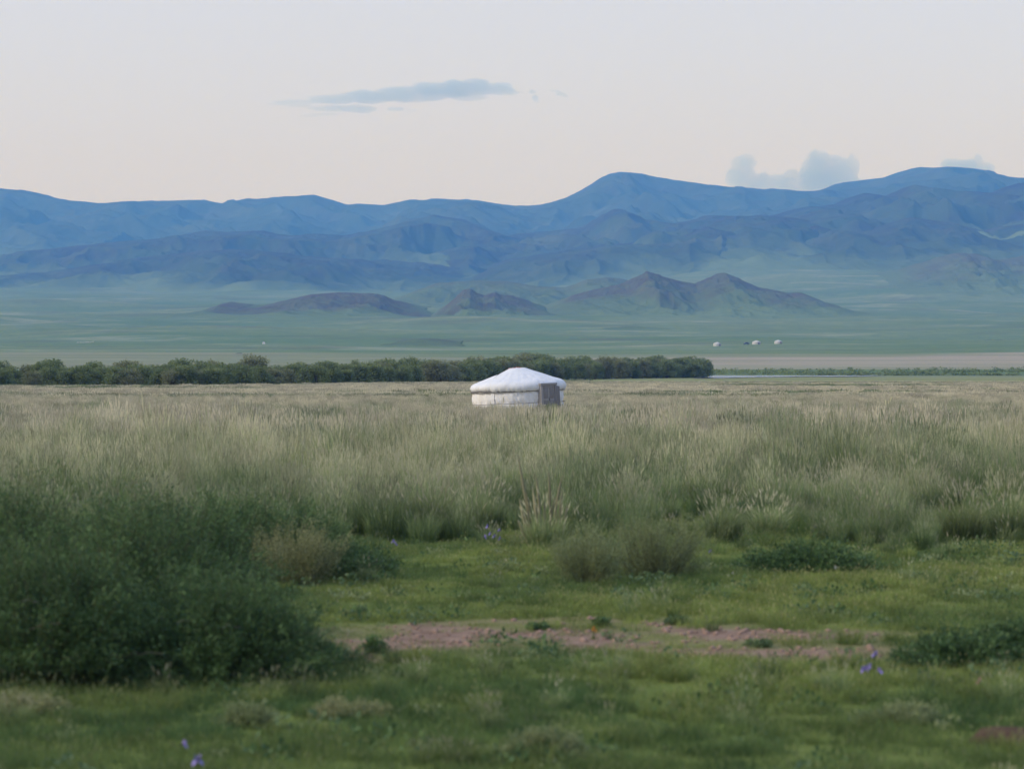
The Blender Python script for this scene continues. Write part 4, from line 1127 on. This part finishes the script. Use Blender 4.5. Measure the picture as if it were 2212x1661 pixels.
def build_ger():
    g = thing('ger', (GER_X, GER_D, float(ground_z(GER_X, GER_D)) + 0.02), 'white canvas ger with a grey wooden door standing alone in the straw field', 'ger', rot=(0, rad(-2.4), 0))
    # wall cloth
    nphi, nz_ = 560, 34
    A = np.linspace(0, 2 * math.pi, nphi, endpoint=False)[None, :].repeat(nz_, 0)
    Zl = np.linspace(-0.30, 1.36, nz_)[:, None].repeat(nphi, 1)
    bul = 0.05 * np.abs(np.sin((Zl - 0.56) / 0.80 * math.pi))
    fold = (ridged(A * 11 + 0.8 * Zl, Zl * 0.6, 955, 4) - 0.6) * 0.17 * (0.35 + 0.65 * sstep(0.2, 0.9, np.abs(Zl - 0.95)))
    slant = (fbm(A * 14 + Zl * 3.5, Zl * 2.5, 957, 4) - 0.5) * 0.13
    R = 2.84 + bul + fold + slant + 0.05 * (1 - sstep(-0.2, 0.5, Zl))
    v = np.stack([R * np.sin(A), -R * np.cos(A), Zl], -1).reshape(-1, 3)
    link('wall', mesh_np('ger_wall', v, [grid_faces(nz_, nphi, True)]), M_WALLC, g)
    # seam flap of the wall
    Af = np.linspace(rad(-35.5), rad(-30.5), 8)[None, :].repeat(18, 0); Zf = np.linspace(-0.2, 1.33, 18)[:, None].repeat(8, 1)
    Rf = 2.93 + 0.02 * np.sin(Zf * 9) + 0.01 * np.sin(Af * 60)
    link('wall_seam', mesh_np('ger_wall_seam', np.stack([Rf * np.sin(Af), -Rf * np.cos(Af), Zf], -1).reshape(-1, 3), [grid_faces(18, 8)]), M_WALLC, g)
    # roof cloth: whole under cover and the front cover lapped over it
    v, f = roof_shell(0, 2 * math.pi, 0.0, 961, 300)
    link('roof', mesh_np('ger_roof', v, [f]), M_CANVAS, g)
    seam = lambda s: rad(-55) + rad(21) * sstep(0.05, 0.95, s)
    v, f = roof_shell(rad(-40), rad(115), 0.06, 967, 170, seam=seam)
    o = link('roof_cover', mesh_np('ger_roof_cover', v, [f]), M_CANVAS, g)
    sd = o.modifiers.new('s', 'SOLIDIFY'); sd.thickness = 0.05; sd.offset = -0.8
    # ropes
    def rope(r, z, rr, a0=0.0, a1=2 * math.pi, n=120, wob=0.008, name='rope'):
        a = np.linspace(a0, a1, n); w = wob * (fbm(a * 6, 0 * a, int(z * 100) + 70, 3) - 0.5) * 4
        p = np.stack([(r + w) * np.sin(a), -(r + w) * np.cos(a), z + w * 1.5], -1)
        vv, ff = tube(p, np.full(n, rr), 6); link(name, mesh_np(name, vv, [ff]), M_ROPE, g)
    rope(2.945, 1.335, 0.034); rope(2.965, 1.285, 0.018)
    rope(2.985, 0.55, 0.018)
    rope(2.98, 0.20, 0.012)
    # tie down line on the roof along the cover's edge, knot at the hem
    s = np.linspace(0.06, 0.55, 20); k = np.concatenate([[0], np.cumsum(np.hypot(*np.diff(ROOF, axis=0).T))]); k /= k[-1]
    r = np.interp(s, k, ROOF[:, 0]); z = np.interp(s, k, ROOF[:, 1]) + 0.10; a = seam(s) - rad(0.6)
    vv, ff = tube(np.stack([r * np.sin(a), -r * np.cos(a), z], -1), np.full(20, 0.026), 5)
    link('tie_line', mesh_np('tie_line', vv, [ff]), M_ROPE, g)
    aa = rad(6); vv, ff = tube([(2.96 * math.sin(aa), -2.96 * math.cos(aa), 1.36), (2.98 * math.sin(aa), -2.99 * math.cos(aa), 1.28), (2.97 * math.sin(aa), -2.98 * math.cos(aa), 1.21)], [0.02, 0.028, 0.006], 6)
    link('rope_knot', mesh_np('rope_knot', vv, [ff]), M_ROPE, g)
    # smoke ring at the top
    a = np.linspace(0, 2 * math.pi, 48)
    vv, ff = tube(np.stack([0.50 * np.sin(a), -0.50 * np.cos(a), 0 * a + 2.725], -1), np.full(48, 0.05), 8)
    ring = link('crown_ring', mesh_np('crown_ring', vv, [ff]), M_REDWOOD, g)
    for i in range(8):
        q = i * math.pi / 4 + 0.2
        t = np.linspace(0, 1, 6); rr = 0.46 * (1 - t)
        vv, ff = tube(np.stack([rr * math.sin(q), -rr * math.cos(q), 2.72 + 0.09 * np.sin(t * math.pi / 2)], -1), np.full(6, 0.022), 5)
        link('spoke', mesh_np('spoke', vv, [ff]), M_REDWOOD, ring)
    # canvas flap over the smoke ring, folded back so that two gaps show
    for nm, b0, b1 in (('crown_flap', -12, 3), ('crown_flap', 38, 300)):
        A = np.linspace(rad(b0), rad(b1), max(4, int(abs(b1 - b0) / 6)))[None, :].repeat(8, 0); T = np.linspace(0, 1, 8)[:, None].repeat(A.shape[1], 1)
        R = 0.58 * (1 - T) + 0.02; Z = 2.70 + 0.09 * np.sin(T * math.pi / 2) + 0.02 * np.cos(A * 5)
        o = link(nm, mesh_np(nm, np.stack([R * np.sin(A), -R * np.cos(A), Z], -1).reshape(-1, 3), [grid_faces(8, A.shape[1])]), M_CANVAS, g)
        sd = o.modifiers.new('s', 'SOLIDIFY'); sd.thickness = 0.02
    # door case, turned towards the right front
    dphi = rad(38)
    d = bpy.data.objects.new('door_case', None); scene.collection.objects.link(d); d.parent = g
    d.location = (2.72 * math.sin(dphi), -2.72 * math.cos(dphi), -0.05); d.rotation_euler = (0, 0, dphi)
    box_obj('jamb', (-0.62, -0.47, -0.46, 0.3, -0.1, 1.66), M_GREYWOOD, d)
    box_obj('jamb', (0.47, 0.62, -0.46, 0.3, -0.1, 1.66), M_DARKWOOD, d)
    box_obj('lintel', (-0.66, 0.66, -0.49, 0.3, 1.66, 1.80), M_GREYWOOD, d)
    box_obj('threshold', (-0.60, 0.60, -0.50, 0.2, -0.12, 0.10), M_DARKWOOD, d)
    box_obj('door_leaf', (-0.468, 0.468, -0.42, -0.36, 0.10, 1.657), M_GREYWOOD, d, 0.006)
    for zz in ((0.22, 0.72), (0.84, 1.50)):
        for xx in ((-0.40, -0.05), (0.05, 0.40)):
            box_obj('door_panel', (xx[0], xx[1], -0.440, -0.42, zz[0], zz[1]), M_DARKWOOD, d, 0.008)
    box_obj('door_rail', (-0.44, 0.44, -0.448, -0.422, 1.54, 1.60), M_GREYWOOD, d, 0.006)
    box_obj('door_handle', (0.02, 0.045, -0.47, -0.42, 0.70, 0.86), M_ROPE, d, 0.004)
    # planks of the open shutter leaf leaning right of the doorway
    for i in range(3):
        box_obj('shutter_plank', (0.64 + i * 0.11, 0.742 + i * 0.11, -0.44 + i * 0.05, -0.40 + i * 0.05, 0.02, 1.60 - 0.02 * i), M_DARKWOOD, d, 0.006)
    return g
build_ger()

# ------------------------------------------------------------------ far gers, car, sheep
def far_gers():
    grp = 'far white gers on the plain'
    def one(px, D, w, rotz, label):
        x = xat(px, D); r = thing('ger', (x, D, float(ground_z(x, D)) - 0.1), label, 'ger', grp, (0, 0, rotz))
        R = w / 2; n = 40; a = np.linspace(0, 2 * math.pi, n, endpoint=False)
        def lathe(prof):
            v = np.concatenate([np.stack([q * np.sin(a), -q * np.cos(a), 0 * a + z], -1) for q, z in prof]); return v, grid_faces(len(prof), n, True)
        v, f = lathe([(R * 0.97, -0.5), (R, 0.3), (R * 0.97, 1.5)]); link('wall', mesh_np('far_ger_wall', v, [f]), M_GREYCANVAS, r)
        v, f = lathe([(R * 0.99, 1.35), (R * 1.03, 1.6), (R * 0.95, 1.85), (R * 0.5, 2.4), (R * 0.17, 2.75), (R * 0.02, 2.85)]); link('roof', mesh_np('far_ger_roof', v, [f]), M_GREYCANVAS, r)
        q = rad(30)
        o = box_obj('door', (-0.6, 0.6, -0.35, 0.3, -0.2, 1.65), M_DARKWOOD, r, 0.03); o.location = (R * math.sin(q), -R * math.cos(q), 0); o.rotation_euler = (0, 0, q)
    one(1549, 2000, 5.2, 0.15, 'leftmost of the three far white gers beyond the willows')
    one(1634, 2040, 6.0, -0.05, 'middle one of the three far white gers, right of the dark car')
    one(1681, 2050, 5.4, 0.1, 'rightmost of the three far white gers on the plain')
far_gers()

def car():
    D = 2030; x = xat(1612, D)
    r = thing('parked_car', (x, D, float(ground_z(x, D)) + 0.02), 'small dark blue grey car parked left of the middle far ger', 'car', None, (0, 0, rad(12)))
    t = NT('car_paint'); paint = t.done(t.bsdf((0.06, 0.075, 0.11), 0.35, 0.5))
    t = NT('car_glass'); glass = t.done(t.bsdf((0.02, 0.025, 0.03), 0.1, 0.5))
    t = NT('car_tyre'); tyre = t.done(t.bsdf((0.02, 0.02, 0.02), 0.8, 0.2))
    pr = np.array([(-2.1, 0.45), (-2.1, 0.95), (-1.35, 1.05), (-0.8, 1.65), (0.9, 1.70), (1.75, 1.1), (2.1, 0.95), (2.1, 0.45)])
    v = np.concatenate([np.stack([pr[:, 0], np.full(8, s * 0.85), pr[:, 1]], -1) for s in (-1, 1)])
    me = bpy.data.meshes.new('car_body'); me.from_pydata([tuple(q) for q in v], [], [tuple(range(8))[::-1], tuple(range(8, 16))] + [(i, (i + 1) % 8, (i + 1) % 8 + 8, i + 8) for i in range(8)]); me.update()
    o = link('body', me, paint, r); m = o.modifiers.new('b', 'BEVEL'); m.width = 0.08; m.segments = 2
    for s in (-1, 1):
        me = bpy.data.meshes.new('car_window'); me.from_pydata([(-1.1, s * 0.86, 1.1), (1.4, s * 0.86, 1.12), (0.8, s * 0.86, 1.6), (-0.72, s * 0.86, 1.58)], [], [(0, 1, 2, 3)]); me.update()
        link('window', me, glass, r)
        for wx in (-1.3, 1.3):
            a = np.linspace(0, 2 * math.pi, 17)
            vv, ff = tube(np.stack([wx + 0.24 * np.cos(a), 0 * a + s * 0.82, 0.34 + 0.24 * np.sin(a)], -1), np.full(17, 0.1), 6)
            w = link('wheel', mesh_np('car_wheel', vv, [ff]), tyre, r)
car()

def tent_and_sheep():
    t = NT('white_wool'); wool = t.done(t.bsdf((0.55, 0.53, 0.50), 0.95, 0.05))
    V, F = ico(2)
    def sheep_mesh():
        body = V * np.array([0.55, 0.28, 0.30]) + [0, 0, 0.62]
        neck = V * np.array([0.2, 0.14, 0.22]) + [0.55, 0, 0.78]
        head = V * np.array([0.19, 0.10, 0.12]) + [0.74, 0, 0.90]
        parts = [(body, F), (neck, F), (head, F)]
        for lx in (-0.34, 0.34):
            for ly in (-0.14, 0.14):
                v, f = tube([(lx, ly, 0.5), (lx + 0.02, ly, 0.25), (lx, ly, 0.0)], [0.09, 0.055, 0.04], 6)
                parts.append((v, np.concatenate([f[:, [0, 1, 2]], f[:, [0, 2, 3]]])))
        v, f = join(parts); me = mesh_np('sheep', v, [f]); me.materials.append(wool); return me
    me = sheep_mesh()
    spots = [(168, 2260, 0.3), (175, 2262, 2.8), (180, 2256, 0.2), (186, 2270, 0.5), (191, 2272, 3.0), (195, 2268, 0.1), (201, 2280, 0.4)]
    words = ['first', 'second', 'third', 'fourth', 'fifth', 'sixth', 'seventh']
    for (px, D, rz), w in zip(spots, words):
        x = xat(px, D)
        o = link('sheep', me, None, loc=(x, D, float(ground_z(x, D)))); o.rotation_euler = (0, 0, rz); o.scale = (1.1,) * 3
        o['label'] = 'far white sheep on the left plain, %s from the left of its file' % w; o['category'] = 'sheep'; o['group'] = 'far white flock on the left plain'
    # a lone small white tent
    D = 2120; x = xat(570, D)
    v = [(-1.0, -0.9, 0), (1.0, -0.9, 0), (1.0, 0.9, 0), (-1.0, 0.9, 0), (-0.85, 0, 1.7), (0.85, 0, 1.7)]
    me = bpy.data.meshes.new('tent'); me.from_pydata(v, [], [(0, 1, 5, 4), (2, 3, 4, 5), (1, 2, 5), (3, 0, 4)]); me.update()
    r = thing('tent', (x, D, float(ground_z(x, D))), 'lone tiny white tent on the plain above the left willows', 'tent', None, (0, 0, 0.4))
    link('canopy', me, M_GREYCANVAS, r)
    vv, ff = tube([(-1.05, 0, 1.72), (0, 0, 1.73), (1.05, 0, 1.72)], [0.05, 0.05, 0.05], 6)
    link('ridge_pole', mesh_np('ridge_pole', vv, [ff]), M_GREYWOOD, r)
tent_and_sheep()
